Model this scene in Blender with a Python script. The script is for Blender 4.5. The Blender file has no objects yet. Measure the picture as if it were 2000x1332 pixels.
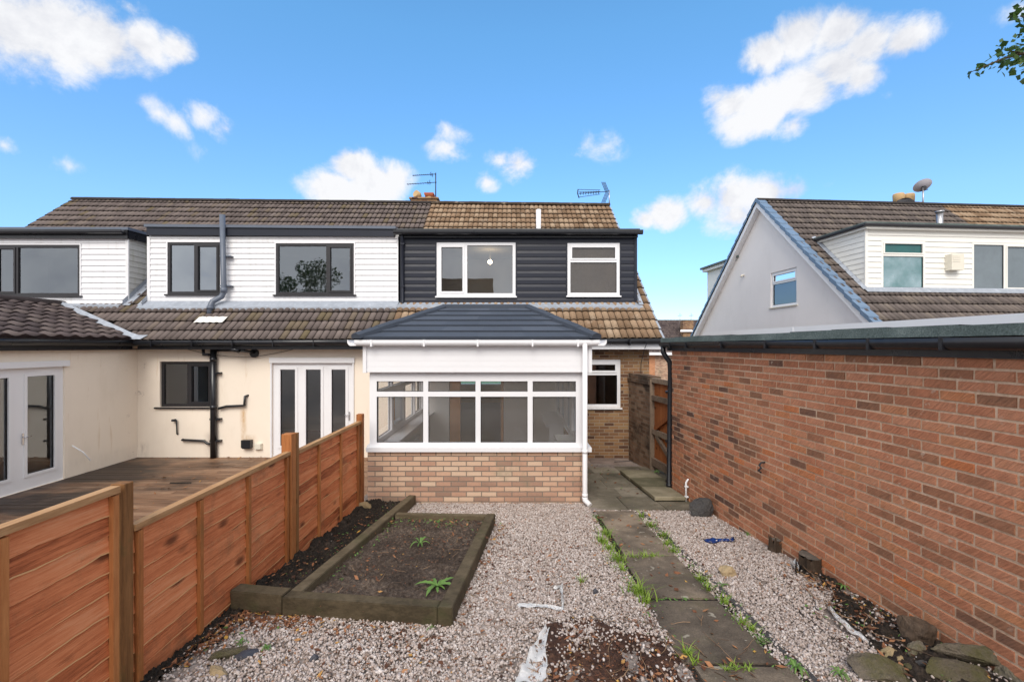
import bpy, bmesh, math, random
import numpy as np
from mathutils import Vector, Matrix
from math import radians as R, sin, cos, pi, sqrt, atan2, asin

random.seed(7)
RNG = np.random.default_rng(11)
S = bpy.context.scene
C = S.collection

# ------------------------------------------------------------------ camera, sky, sun, exposure
EYE = 2.30                      # eye height above the gravel at the conservatory
FOC = 885.0                     # focal length in photo pixels (photo 2000 wide), horizon at row 676
cam_d = bpy.data.cameras.new('camera')
cam = bpy.data.objects.new('camera', cam_d); C.objects.link(cam)
cam.location = (0, 0, EYE); cam.rotation_euler = (R(90), 0, 0)
cam_d.sensor_width = 36; cam_d.lens = 36 * FOC / 2000
cam_d.shift_y = 10 / 2000
cam_d.clip_start = 0.05; cam_d.clip_end = 3000
S.camera = cam
S.view_settings.view_transform = 'Standard'; S.view_settings.look = 'None'
S.view_settings.exposure = 0.62; S.view_settings.gamma = 1

SUN_EL, SUN_AZ = R(42), R(188)   # azimuth from +Y clockwise: behind the viewer, a little to the left
sun_d = bpy.data.lights.new('sun', 'SUN'); sun = bpy.data.objects.new('sun', sun_d); C.objects.link(sun)
sun_d.energy = 1.7; sun_d.angle = R(32); sun_d.color = (1.0, 0.93, 0.84)
sd = Vector((sin(SUN_AZ) * cos(SUN_EL), cos(SUN_AZ) * cos(SUN_EL), sin(SUN_EL)))
sun.rotation_euler = sd.to_track_quat('Z', 'Y').to_euler()
sun.location = sd * 50

def nd(nt, typ, ins=None, **props):
    n = nt.nodes.new(typ)
    for k, v in props.items(): setattr(n, k, v)
    for k, v in (ins or {}).items():
        if isinstance(v, bpy.types.NodeSocket): nt.links.new(v, n.inputs[k])
        else: n.inputs[k].default_value = v
    return n
def ma(nt, op, a, b=0.0, c=0.0, clamp=False):
    return nd(nt, 'ShaderNodeMath', {0: a, 1: b, 2: c}, operation=op, use_clamp=clamp).outputs[0]
def ramp(nt, fac, stops, interp='LINEAR'):
    n = nd(nt, 'ShaderNodeValToRGB', {0: fac}); e = n.color_ramp.elements
    n.color_ramp.interpolation = interp
    while len(e) < len(stops): e.new(0.5)
    for el, (p, c) in zip(e, stops):
        el.position = p; el.color = c if len(c) == 4 else (*c, 1)
    return n.outputs[0]
def mix(nt, f, a, b, blend='MIX'):
    n = nd(nt, 'ShaderNodeMix', data_type='RGBA', blend_type=blend)
    for s, v in ((n.inputs[0], f), (n.inputs[6], a), (n.inputs[7], b)):
        if isinstance(v, bpy.types.NodeSocket): nt.links.new(v, s)
        else: s.default_value = (*v, 1) if isinstance(v, tuple) and len(v) == 3 else v
    return n.outputs[2]

def build_world():
    w = bpy.data.worlds.new('World'); S.world = w; w.use_nodes = True
    nt = w.node_tree; nt.nodes.clear()
    out = nd(nt, 'ShaderNodeOutputWorld'); bg = nd(nt, 'ShaderNodeBackground')
    nt.links.new(bg.outputs[0], out.inputs[0]); bg.inputs[1].default_value = 0.12
    sky = nd(nt, 'ShaderNodeTexSky'); sky.sky_type = 'NISHITA'; sky.sun_disc = False
    sky.sun_elevation = SUN_EL; sky.sun_rotation = SUN_AZ
    sky.air_density = 1.0; sky.dust_density = 0.25; sky.ozone_density = 2.5
    tc = nd(nt, 'ShaderNodeTexCoord'); d = tc.outputs['Generated']
    sp = nd(nt, 'ShaderNodeSeparateXYZ', {0: d})
    az = ma(nt, 'ARCTAN2', sp.outputs[0], sp.outputs[1]); el = ma(nt, 'ARCSINE', sp.outputs[2])
    q = nd(nt, 'ShaderNodeCombineXYZ', {0: az, 1: ma(nt, 'MULTIPLY', el, 1.45), 2: 0.0}).outputs[0]
    n1 = nd(nt, 'ShaderNodeTexNoise', {'Vector': d, 'Scale': 8.0, 'Detail': 13.0, 'Roughness': 0.63, 'Distortion': 0.2})
    # sky directions of the separate clouds: azimuth/elevation found from photo columns and rows, radius in px
    blobs = [(20, 50, 120, 1), (110, 60, 125, 1), (200, 75, 95, 1), (280, 85, 60, .95), (340, 95, 48, .85), (190, 120, 50, .8), (250, 15, 35, .55),
             (283, 200, 40, .54), (310, 222, 40, .46), (345, 238, 44, .50), (400, 228, 48, .62), (440, 252, 46, .60),
             (690, 325, 52, 1), (650, 370, 58, .95), (730, 360, 62, 1), (770, 350, 42, .85), (690, 392, 70, .95),
             (875, 254, 40, .58), (900, 262, 34, .46), (866, 290, 36, .50), (886, 304, 34, .42), (1010, 318, 50, .78), (980, 312, 36, .66), (950, 354, 28, .68),
             (1145, 282, 46, .42), (1185, 286, 44, .44), (8, 284, 26, .5), (130, 322, 30, .42),
             (1500, 100, 56, 1), (1560, 65, 72, 1), (1640, 60, 70, 1), (1690, 90, 70, 1), (1765, 80, 55, 1), (1640, 130, 78, 1), (1575, 175, 72, 1),
             (1680, 150, 55, .9), (1500, 205, 66, .95), (1430, 205, 56, .85), (1440, 245, 44, .8), (1550, 245, 40, .72), (1400, 190, 40, .7),
             (1300, 418, 48, .95), (1262, 428, 34, .8), (1380, 395, 50, .8), (1430, 385, 64, .9), (1500, 380, 64, .9), (1550, 372, 58, .8), (1440, 420, 64, .8),
             (1990, 18, 40, .62), (1730, 190, 34, .42), (420, 300, 40, .36)]
    acc = None
    for px, py, r, a in blobs:
        a = a * 1.18 if a >= .8 else a * 1.05
        v = Vector((px - 1000, FOC, 676 - py)); k = v.length; v.normalize()
        cc = (atan2(v.x, v.y), asin(v.z) * 1.45, 0); rr = r / FOC * (FOC / k) * 1.5
        ds = nd(nt, 'ShaderNodeVectorMath', {0: q, 1: cc}, operation='DISTANCE').outputs['Value']
        b = ma(nt, 'MULTIPLY_ADD', ds, -1.0 / rr * a, a)
        acc = b if acc is None else ma(nt, 'SMOOTH_MAX', acc, b, 0.08)
    rear = nd(nt, 'ShaderNodeMapRange', {0: sp.outputs[1], 1: 0.50, 2: 0.12, 3: 0.0, 4: 1.0}).outputs[0]  # added cloud cover outside the view, for neutral ambient light
    acc = ma(nt, 'MAXIMUM', ma(nt, 'MAXIMUM', acc, 0.0), rear)
    nz = ma(nt, 'SUBTRACT', n1.outputs[0], 0.5)
    den = ma(nt, 'MULTIPLY_ADD', nz, 2.1, acc)
    cl = nd(nt, 'ShaderNodeMapRange', {0: den, 1: 0.25, 2: 0.82, 3: 0.0, 4: 1.0}, interpolation_type='SMOOTHSTEP').outputs[0]
    cl = ma(nt, 'MULTIPLY', cl, nd(nt, 'ShaderNodeMapRange', {0: acc, 1: 0.02, 2: 0.2}).outputs[0])
    ccol = ramp(nt, n1.outputs[0], [(0.34, (3.9, 4.0, 4.35)), (0.55, (5.2, 5.25, 5.4))])
    hs = nd(nt, 'ShaderNodeHueSaturation', {'Hue': 0.5, 'Saturation': 1.1, 'Value': 1.0, 'Color': sky.outputs[0]}).outputs[0]
    hs = mix(nt, 1.0, hs, (1.38, 1.56, 1.52), 'MULTIPLY')
    lit = nd(nt, 'ShaderNodeMapRange', {0: sp.outputs[1], 1: 0.5, 2: -0.2, 3: 1.0, 4: 1.45}).outputs[0]  # unseen rear clouds brightened further for soft frontal light
    ccol = mix(nt, 1.0, ccol, nd(nt, 'ShaderNodeCombineColor', {0: lit, 1: lit, 2: lit}).outputs[0], 'MULTIPLY')
    hz = ramp(nt, el, [(0.0, (.50, .53, .66)), (.12, (.60, .62, .78)), (.25, (.76, .78, .90)), (.6, (.86, 1.04, 1.06))])
    hs = mix(nt, 1.0, hs, hz, 'MULTIPLY')
    nt.links.new(mix(nt, cl, hs, ccol), bg.inputs[0])
build_world()

# ------------------------------------------------------------------ object helpers
def X(px, d): return (px - 1000) * d / FOC       # survey: photo column at a known distance -> metres
def Z(py, d): return EYE - (py - 676) * d / FOC
def gz(y):                                        # the garden falls towards the house
    return 0.55 - 0.085 * min(max(y, 1.0), 10.5)

ROOT = {}
def thing(name, label, cat, loc=(0, 0, 0), group=None):
    o = bpy.data.objects.new(name, None); o.empty_display_size = 0.2; C.objects.link(o)
    o.location = loc; o['label'] = label; o['category'] = cat
    if group: o['group'] = group
    ROOT[o.name] = Vector(loc)
    return o
def tag(o, label, cat, group=None):
    o['label'] = label; o['category'] = cat
    if group: o['group'] = group
    return o
def BM():
    b = bmesh.new(); b.faces.layers.float.new('rnd'); return b
def rl(bm): return bm.faces.layers.float['rnd']
def box_uv(me):
    uv = me.uv_layers.new(name='UVMap').data
    n = len(me.polygons)
    if not n: return
    nor = np.empty(n * 3); me.polygons.foreach_get('normal', nor); nor = np.abs(nor.reshape(-1, 3))
    lt = np.empty(n, dtype=np.int64); me.polygons.foreach_get('loop_total', lt)
    lv = np.empty(len(me.loops), dtype=np.int64); me.loops.foreach_get('vertex_index', lv)
    co = np.empty(len(me.vertices) * 3); me.vertices.foreach_get('co', co); co = co.reshape(-1, 3)
    ax = np.repeat(np.argmax(nor, axis=1), lt); p = co[lv]
    u = np.where(ax == 0, p[:, 1], p[:, 0]); v = np.where(ax == 2, p[:, 1], p[:, 2])
    uv.foreach_set('uv', np.stack([u, v], 1).ravel())
def obj(name, bm, mats, parent=None, label=None, smooth=False, recalc=True, loc=None, kind=None):
    """link bm (world coordinates) as ONE mesh object; children are shifted to their thing's base"""
    if recalc: bmesh.ops.recalc_face_normals(bm, faces=bm.faces[:])
    me = bpy.data.meshes.new(name)
    bm.to_mesh(me); bm.free()
    box_uv(me)
    for m in (mats if isinstance(mats, (list, tuple)) else [mats]): me.materials.append(m)
    if smooth: me.polygons.foreach_set('use_smooth', [True] * len(me.polygons))
    o = bpy.data.objects.new(name, me); C.objects.link(o)
    off = Vector((0, 0, 0))
    if parent is not None:
        off = ROOT[parent.name]; o.parent = parent; ROOT[o.name] = off
    elif loc is not None:
        off = Vector(loc); o.location = off; ROOT[o.name] = off
    else: ROOT[o.name] = off
    if off.length: me.transform(Matrix.Translation(-off))
    if label: o['label'] = label
    if kind: o['kind'] = kind
    return o
def np_mesh(name, verts, faces, rnd, mats, loc=None, kind=None, smooth=False, parent=None):
    me = bpy.data.meshes.new(name); nf, k = faces.shape
    me.vertices.add(len(verts)); me.vertices.foreach_set('co', verts.astype(np.float32).ravel())
    me.loops.add(nf * k); me.loops.foreach_set('vertex_index', faces.astype(np.int32).ravel())
    me.polygons.add(nf); me.polygons.foreach_set('loop_start', np.arange(0, nf * k, k, dtype=np.int32))
    me.update(calc_edges=True); me.validate()
    if rnd is not None:
        a = me.attributes.new('rnd', 'FLOAT', 'FACE'); a.data.foreach_set('value', rnd.astype(np.float32))
    box_uv(me)
    for m in (mats if isinstance(mats, (list, tuple)) else [mats]): me.materials.append(m)
    if smooth: me.polygons.foreach_set('use_smooth', [True] * nf)
    o = bpy.data.objects.new(name, me); C.objects.link(o)
    if parent is not None:
        o.parent = parent; ROOT[o.name] = ROOT[parent.name]; me.transform(Matrix.Translation(-ROOT[parent.name]))
    if kind: o['kind'] = kind
    return o

# frames: f(a, b, c) -> point; a along the face, b up, c inwards
def front(d): return lambda a, b, c: Vector((a, d + c, b))
def flat(bm, vs, r=None, mi=0):
    try: f = bm.faces.new([bm.verts.new(v) for v in vs])
    except ValueError: return None
    f[rl(bm)] = random.random() if r is None else r; f.material_index = mi
    return f
def bx(bm, f, a0, a1, b0, b1, c0, c1, r=None, mi=0):
    r = random.random() if r is None else r
    p = [bm.verts.new(f(a, b, c)) for a in (a0, a1) for b in (b0, b1) for c in (c0, c1)]
    for q in ((0, 1, 3, 2), (4, 6, 7, 5), (0, 4, 5, 1), (2, 3, 7, 6), (0, 2, 6, 4), (1, 5, 7, 3)):
        fc = bm.faces.new([p[i] for i in q]); fc[rl(bm)] = r; fc.material_index = mi
W3 = lambda a, b, c: Vector((a, c, b))
def wbox(bm, x0, x1, y0, y1, z0, z1, r=None, mi=0): bx(bm, W3, x0, x1, z0, z1, y0, y1, r, mi)
def holes(bm, f, a0, a1, b0, b1, hs, depth=0.1, back=False):
    """a wall face with rectangular openings and their reveals"""
    A = sorted({a0, a1, *[h[0] for h in hs], *[h[1] for h in hs]}); B = sorted({b0, b1, *[h[2] for h in hs], *[h[3] for h in hs]})
    A = [a for a in A if a0 - 1e-6 <= a <= a1 + 1e-6]; B = [b for b in B if b0 - 1e-6 <= b <= b1 + 1e-6]
    for i in range(len(A) - 1):
        for j in range(len(B) - 1):
            ca, cb = (A[i] + A[i + 1]) / 2, (B[j] + B[j + 1]) / 2
            if any(h[0] < ca < h[1] and h[2] < cb < h[3] for h in hs): continue
            flat(bm, [f(A[i], B[j], 0), f(A[i + 1], B[j], 0), f(A[i + 1], B[j + 1], 0), f(A[i], B[j + 1], 0)], .5)
            if back: flat(bm, [f(A[i], B[j], depth), f(A[i], B[j + 1], depth), f(A[i + 1], B[j + 1], depth), f(A[i + 1], B[j], depth)], .5)
    for h in hs:
        for (p, q) in (((h[0], h[2]), (h[1], h[2])), ((h[1], h[2]), (h[1], h[3])), ((h[1], h[3]), (h[0], h[3])), ((h[0], h[3]), (h[0], h[2]))):
            flat(bm, [f(*p, 0), f(*q, 0), f(*q, depth), f(*p, depth)], .5)
    if back:
        for (p, q) in (((a0, b0), (a1, b0)), ((a1, b0), (a1, b1)), ((a1, b1), (a0, b1)), ((a0, b1), (a0, b0))):
            flat(bm, [f(*p, 0), f(*q, 0), f(*q, depth), f(*p, depth)], .5)
def tube(bm, pts, r, n=10, cap=True):
    pts = [Vector(p) for p in pts]; rs = r if isinstance(r, (list, tuple)) else [r] * len(pts)
    rings = []; ref = None
    for i, p in enumerate(pts):
        t = ((pts[i] - pts[i - 1]).normalized() if i else Vector()) + ((pts[i + 1] - pts[i]).normalized() if i < len(pts) - 1 else Vector())
        t.normalize()
        if ref is None: ref = Vector((0, 0, 1)) if abs(t.z) < .9 else Vector((0, 1, 0))
        s = t.cross(ref).normalized(); u = s.cross(t).normalized(); ref = u
        k = 1.0
        if 0 < i < len(pts) - 1:
            k = 1 / max(.5, t.dot((pts[i] - pts[i - 1]).normalized()))
        rings.append([bm.verts.new(p + (s * cos(2 * pi * j / n) * k + u * sin(2 * pi * j / n)) * rs[i]) for j in range(n)])
    L = rl(bm); rv = random.random()
    for a, b in zip(rings, rings[1:]):
        for j in range(n):
            f = bm.faces.new((a[j], a[(j + 1) % n], b[(j + 1) % n], b[j])); f.smooth = True; f[L] = rv
    if cap:
        for g in (rings[0][::-1], rings[-1]): bm.faces.new(g)[L] = rv
def prism(bm, p0, p1, prof, smooth=False):
    """profile (outwards, up) swept from p0 to p1; 'outwards' is right of the direction of travel"""
    p0, p1 = Vector(p0), Vector(p1); t = (p1 - p0).normalized(); s = t.cross(Vector((0, 0, 1))).normalized(); u = s.cross(t)
    a = [bm.verts.new(p0 + s * x + u * y) for x, y in prof]; b = [bm.verts.new(p1 + s * x + u * y) for x, y in prof]
    n = len(prof)
    for j in range(n):
        f = bm.faces.new((a[j], a[(j + 1) % n], b[(j + 1) % n], b[j])); f.smooth = smooth
    bm.faces.new(a[::-1]); bm.faces.new(b)
GUT = [(0, .0), (0, -.085), (.02, -.11), (.06, -.118), (.1, -.1), (.118, -.06), (.12, .0), (.108, .0), (.1, -.05), (.02, -.06), (.012, 0)]
# ------------------------------------------------------------------ materials
def new_mat(name):
    m = bpy.data.materials.new(name); m.use_nodes = True; nt = m.node_tree; nt.nodes.clear()
    out = nd(nt, 'ShaderNodeOutputMaterial'); p = nd(nt, 'ShaderNodeBsdfPrincipled')
    nt.links.new(p.outputs[0], out.inputs[0])
    return m, nt, p
def setp(nt, p, col=None, rough=None, bump=None, bstr=.3, bdist=.01, spec=None, metal=None):
    for k, v in (('Base Color', col), ('Roughness', rough), ('Specular IOR Level', spec), ('Metallic', metal)):
        if v is None: continue
        if isinstance(v, bpy.types.NodeSocket): nt.links.new(v, p.inputs[k])
        else: p.inputs[k].default_value = (*v, 1) if isinstance(v, tuple) else v
    if bump is not None:
        b = nd(nt, 'ShaderNodeBump', {'Height': bump, 'Strength': bstr, 'Distance': bdist}); nt.links.new(b.outputs[0], p.inputs['Normal'])
def ocoord(nt, scale=(1, 1, 1), rot=(0, 0, 0), uv=False):
    geo = nd(nt, 'ShaderNodeUVMap', uv_map='UVMap').outputs[0] if uv else nd(nt, 'ShaderNodeNewGeometry').outputs['Position']
    return nd(nt, 'ShaderNodeMapping', {'Vector': geo, 'Scale': scale, 'Rotation': rot}).outputs[0]
def noise(nt, vec, scale, detail=4.0, rough=.55, dist=0.0):
    return nd(nt, 'ShaderNodeTexNoise', {'Vector': vec, 'Scale': scale, 'Detail': detail, 'Roughness': rough, 'Distortion': dist}).outputs[0]
def rnd_attr(nt): return nd(nt, 'ShaderNodeAttribute', attribute_name='rnd').outputs['Fac']

def plain(name, col, rough=.5, var=.12, scale=3.0, bstr=.15, spec=.5, metal=0.0, streak=None):
    """one material colour with faint grime, used for plastics, metals, paint"""
    m, nt, p = new_mat(name); v = ocoord(nt)
    n = noise(nt, v, scale, 6.0, .6); n2 = noise(nt, v, 60.0, 3.0)
    c = mix(nt, n, tuple(x * (1 - var) for x in col), tuple(min(1, x * (1 + var)) for x in col))
    if streak:
        st = noise(nt, ocoord(nt, (7, 7, .8)), 1.6, 5.0, .6)
        c = mix(nt, ramp(nt, st, [(.52, (0, 0, 0)), (.78, (.55, .55, .55))]), c, streak)
    setp(nt, p, c, ma(nt, 'MULTIPLY_ADD', n, .2, rough - .1), n2, bstr, .002, spec, metal)
    return m
def speckle(name, cols, scale, rough=.85, bstr=.5, bdist=.006, big=1.2):
    m, nt, p = new_mat(name); v = ocoord(nt)
    a = noise(nt, v, scale, 6.0, .65); b = noise(nt, v, big, 5.0, .6)
    f = ma(nt, 'ADD', ma(nt, 'MULTIPLY', a, .6), ma(nt, 'MULTIPLY', b, .4))
    k = len(cols); c = ramp(nt, f, [(.32 + .36 * i / (k - 1), cc) for i, cc in enumerate(cols)])
    setp(nt, p, c, rough, a, bstr, bdist, .3)
    return m
def by_rnd(name, stops, rough=.8, vscale=9.0, vamt=.35, fine=70.0, bstr=.35, bdist=.004, spec=.3, stretch=(1, 1, 1), moss=None, moss_t=(.6, .7), coarse=.8):
    """colour picked per face group (tile, brick, stone, leaf) and broken up by two sizes of noise"""
    m, nt, p = new_mat(name); v = ocoord(nt, stretch)
    n = noise(nt, v, vscale, 6.0, .65); f = noise(nt, v, fine, 4.0, .7); g = noise(nt, ocoord(nt), coarse, 5.0, .6)
    c = ramp(nt, rnd_attr(nt), stops)
    k = ma(nt, 'MULTIPLY_ADD', n, vamt, 1 - vamt * .5); k = ma(nt, 'MULTIPLY', k, ma(nt, 'MULTIPLY_ADD', f, .5, .75)); k = ma(nt, 'MULTIPLY', k, ma(nt, 'MULTIPLY_ADD', g, .4, .8))
    kk = nd(nt, 'ShaderNodeCombineColor', {0: k, 1: k, 2: k}).outputs[0]
    c = mix(nt, 1.0, c, kk, 'MULTIPLY')
    if moss:
        mf = noise(nt, ocoord(nt), 2.3, 8.0, .72)
        c = mix(nt, ramp(nt, mf, [(moss_t[0], (0, 0, 0)), (moss_t[1], (.8, .8, .8))]), c, moss)
    setp(nt, p, c, rough, ma(nt, 'ADD', n, f), bstr, bdist, spec)
    return m
def brick(name, stops, mortar, bw=.225, bh=.075, ms=.011, stain=None, stain_t=(.55, .75), bstr=.8, eff=None):
    m, nt, p = new_mat(name)
    uv = nd(nt, 'ShaderNodeUVMap', uv_map='UVMap').outputs[0]
    wob = nd(nt, 'ShaderNodeTexNoise', {'Vector': uv, 'Scale': 14.0, 'Detail': 3.0})
    wv = nd(nt, 'ShaderNodeVectorMath', {0: wob.outputs[1], 1: (.5, .5, .5)}, operation='SUBTRACT').outputs[0]
    uvw = nd(nt, 'ShaderNodeVectorMath', {0: wv, 1: (.007, .007, 0), 2: uv}, operation='MULTIPLY_ADD').outputs[0]
    br = nd(nt, 'ShaderNodeTexBrick', {'Vector': uvw, 'Color1': (0, 0, 0, 1), 'Color2': (1, 1, 1, 1), 'Mortar': (.5, .5, .5, 1), 'Scale': 1.0,
            'Mortar Size': ms * .72, 'Mortar Smooth': .25, 'Bias': 0.0, 'Brick Width': bw, 'Row Height': bh}, offset=.5)
    g = noise(nt, ocoord(nt), .9, 5.0, .6); n = noise(nt, uv, 26.0, 6.0, .7); f = noise(nt, uv, 130.0, 4.0, .7)
    rv = ma(nt, 'ADD', br.outputs[0], ma(nt, 'MULTIPLY_ADD', g, .5, -.25))
    rv = ma(nt, 'ADD', rv, ma(nt, 'MULTIPLY_ADD', n, .3, -.15), clamp=True)
    c = ramp(nt, rv, stops)
    k = ma(nt, 'MULTIPLY_ADD', f, .7, .65); kk = nd(nt, 'ShaderNodeCombineColor', {0: k, 1: k, 2: k}).outputs[0]
    c = mix(nt, 1.0, c, kk, 'MULTIPLY')
    mc = mix(nt, f, tuple(x * .75 for x in mortar), tuple(min(1, x * 1.2) for x in mortar))
    c = mix(nt, br.outputs['Fac'], c, mc)
    if stain:
        s = noise(nt, ocoord(nt), 1.7, 7.0, .65)
        c = mix(nt, ramp(nt, s, [(stain_t[0], (0, 0, 0)), (stain_t[1], (.75, .75, .75))]), c, stain)
    if eff:
        s2 = noise(nt, ocoord(nt, rot=(1, .4, 2)), 2.1, 8.0, .7)
        c = mix(nt, ramp(nt, s2, [(.58, (0, 0, 0)), (.75, (.6, .6, .6))]), c, eff)
    h = ma(nt, 'ADD', ma(nt, 'MULTIPLY', br.outputs['Fac'], -1.0), ma(nt, 'MULTIPLY', ma(nt, 'ADD', n, f), .28))
    setp(nt, p, c, .9, h, bstr, .006, .2)
    return m
def wood(name, stops, grain=(1, 1, 1), rough=.75, knots=False, green=None, gt=(.6, .75), bstr=.4, edge=None):
    """grain runs along the axis whose scale is small"""
    m, nt, p = new_mat(name); v = ocoord(nt, grain)
    r = rnd_attr(nt)
    off = nd(nt, 'ShaderNodeCombineXYZ', {0: ma(nt, 'MULTIPLY', r, 13.0), 1: ma(nt, 'MULTIPLY', r, 29.0), 2: ma(nt, 'MULTIPLY', r, 7.0)}).outputs[0]
    v = nd(nt, 'ShaderNodeVectorMath', {0: v, 1: off}, operation='ADD').outputs[0]
    g1 = noise(nt, v, 2.2, 5.0, .6, .6); g2 = noise(nt, v, 9.0, 5.0, .7, .3)
    big = noise(nt, ocoord(nt), 1.6, 5.0, .6)
    f = ma(nt, 'ADD', ma(nt, 'ADD', ma(nt, 'MULTIPLY', g1, .45), ma(nt, 'MULTIPLY', g2, .3)), ma(nt, 'ADD', ma(nt, 'MULTIPLY', big, .3), ma(nt, 'MULTIPLY_ADD', r, .2, -.13)))
    k = len(stops); c = ramp(nt, f, [(.34 + .36 * i / (k - 1), cc) for i, cc in enumerate(stops)])
    if knots:
        vo = nd(nt, 'ShaderNodeTexVoronoi', {'Vector': nd(nt, 'ShaderNodeVectorMath', {0: ocoord(nt, (2.6, 2.6, 5.5)), 1: off}, operation='ADD').outputs[0], 'Scale': 1.0, 'Randomness': 1.0})
        kd = ma(nt, 'ADD', vo.outputs['Distance'], ma(nt, 'MULTIPLY_ADD', g2, .16, -.08))
        c = mix(nt, ramp(nt, kd, [(.10, (.8, .8, .8)), (.22, (0, 0, 0))]), c, tuple(x * .35 for x in stops[0]))
    if green:
        s = noise(nt, ocoord(nt), 2.6, 7.0, .7)
        c = mix(nt, ramp(nt, s, [(gt[0], (0, 0, 0)), (gt[1], (.7, .7, .7))]), c, green)
    if edge:
        c = mix(nt, ma(nt, 'GREATER_THAN', r, .995), c, edge)
    setp(nt, p, c, rough, ma(nt, 'ADD', g1, g2), bstr, .004, .25)
    return m
def glass(name, tint=(.86, .9, .9), ior=1.75, veil=0.0, vcol=(.4, .4, .4)):
    m, nt, p = new_mat(name); nt.nodes.remove(p); out = [n for n in nt.nodes if n.type == 'OUTPUT_MATERIAL'][0]
    fr = nd(nt, 'ShaderNodeFresnel', {'IOR': ior}).outputs[0]
    wn = noise(nt, ocoord(nt), 1.3, 2.0); bp = nd(nt, 'ShaderNodeBump', {'Height': wn, 'Strength': .012, 'Distance': .05})
    tr = nd(nt, 'ShaderNodeBsdfTransparent', {0: (*tint, 1)}); gl = nd(nt, 'ShaderNodeBsdfGlossy', {'Color': (.86, .93, 1, 1), 'Roughness': .004, 'Normal': bp.outputs[0]})
    a = nd(nt, 'ShaderNodeMixShader', {0: fr, 1: tr.outputs[0], 2: gl.outputs[0]})
    if veil:                                         # obscured panes; in the conservatory glass, brightness put into the colour
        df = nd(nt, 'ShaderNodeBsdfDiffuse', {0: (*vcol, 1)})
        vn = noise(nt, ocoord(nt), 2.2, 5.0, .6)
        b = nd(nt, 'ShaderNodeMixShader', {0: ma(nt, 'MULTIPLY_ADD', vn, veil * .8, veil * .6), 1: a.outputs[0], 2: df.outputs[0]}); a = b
    nt.links.new(a.outputs[0], out.inputs[0])
    return m

M = {}
M['pvc'] = plain('white_pvc', (.80, .80, .82), .35, .03, 2.0, .03, .5)
M['pvc_old'] = plain('weathered_white_board', (.78, .78, .80), .5, .05, 2.0, .05, .4, streak=(.55, .55, .52))
M['cheek'] = plain('mossy_white_board', (.55, .55, .53), .6, .08, 3.0, .1, .3, streak=(.28, .30, .14))
M['pvc_cream'] = plain('cream_white_board', (.80, .79, .74), .45, .04, 2.0, .05, .4)
M['anthracite'] = plain('anthracite_board', (.018, .021, .033), .42, .12, 3.0, .08, .28)
M['black'] = plain('black_plastic', (.014, .015, .019), .3, .2, 4.0, .05, .5, streak=(.03, .032, .035))
M['blackframe'] = plain('black_window_frame', (.02, .019, .022), .4, .15, 4.0, .04, .5)
M['greypipe'] = plain('grey_plastic_pipe', (.10, .12, .16), .4, .15, 3.0, .05, .5)
M['lead'] = plain('lead_flashing', (.30, .33, .38), .5, .3, 5.0, .3, .5, streak=(.55, .58, .64))
M['metal'] = plain('aged_aluminium', (.42, .42, .44), .35, .1, 5.0, .05, .5, .8)
M['chrome'] = plain('chrome_handle', (.6, .6, .62), .2, .05, 5.0, .02, .5, .9)
M['darkmetal'] = plain('dark_metal', (.035, .035, .04), .6, .2, 8.0, .1, .3, 0.0)
M['terracotta'] = plain('terracotta', (.42, .12, .06), .8, .2, 9.0, .3, .2)
M['buffpot'] = plain('buff_clay', (.52, .36, .19), .8, .2, 9.0, .3, .2)
M['vergeblue'] = plain('blue_grey_verge', (.13, .20, .30), .45, .2, 4.0, .1, .4, streak=(.25, .32, .42))
M['cream_int'] = plain('interior_plaster', (.86, .84, .80), .8, .05, 1.5, .1, .2)
M['carpet'] = plain('brown_floor', (.42, .24, .18), .95, .15, 5.0, .1, .05)
M['orangewood'] = plain('varnished_pine', (.66, .30, .11), .35, .2, 4.0, .05, .5)
M['ceil'] = plain('ceiling_paint', (.7, .7, .69), .8, .03, 2.0, .05, .2)
M['dishgrey'] = plain('dish_grey', (.55, .53, .58), .5, .1, 6.0, .05, .4)
M['white_plastic'] = plain('white_plastic_scrap', (.92, .91, .90), .5, .08, 14.0, .2, .4, streak=(.62, .60, .57))
M['blue_plastic'] = plain('blue_plastic_scrap', (.02, .08, .34), .45, .3, 20.0, .2, .4)
M['slate'] = plain('slate_shard', (.045, .045, .055), .5, .3, 8.0, .4, .4)
M['ventwhite'] = plain('aged_white_plastic', (.72, .68, .58), .5, .06, 10.0, .05, .4)
M['render_grey'] = None
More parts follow.
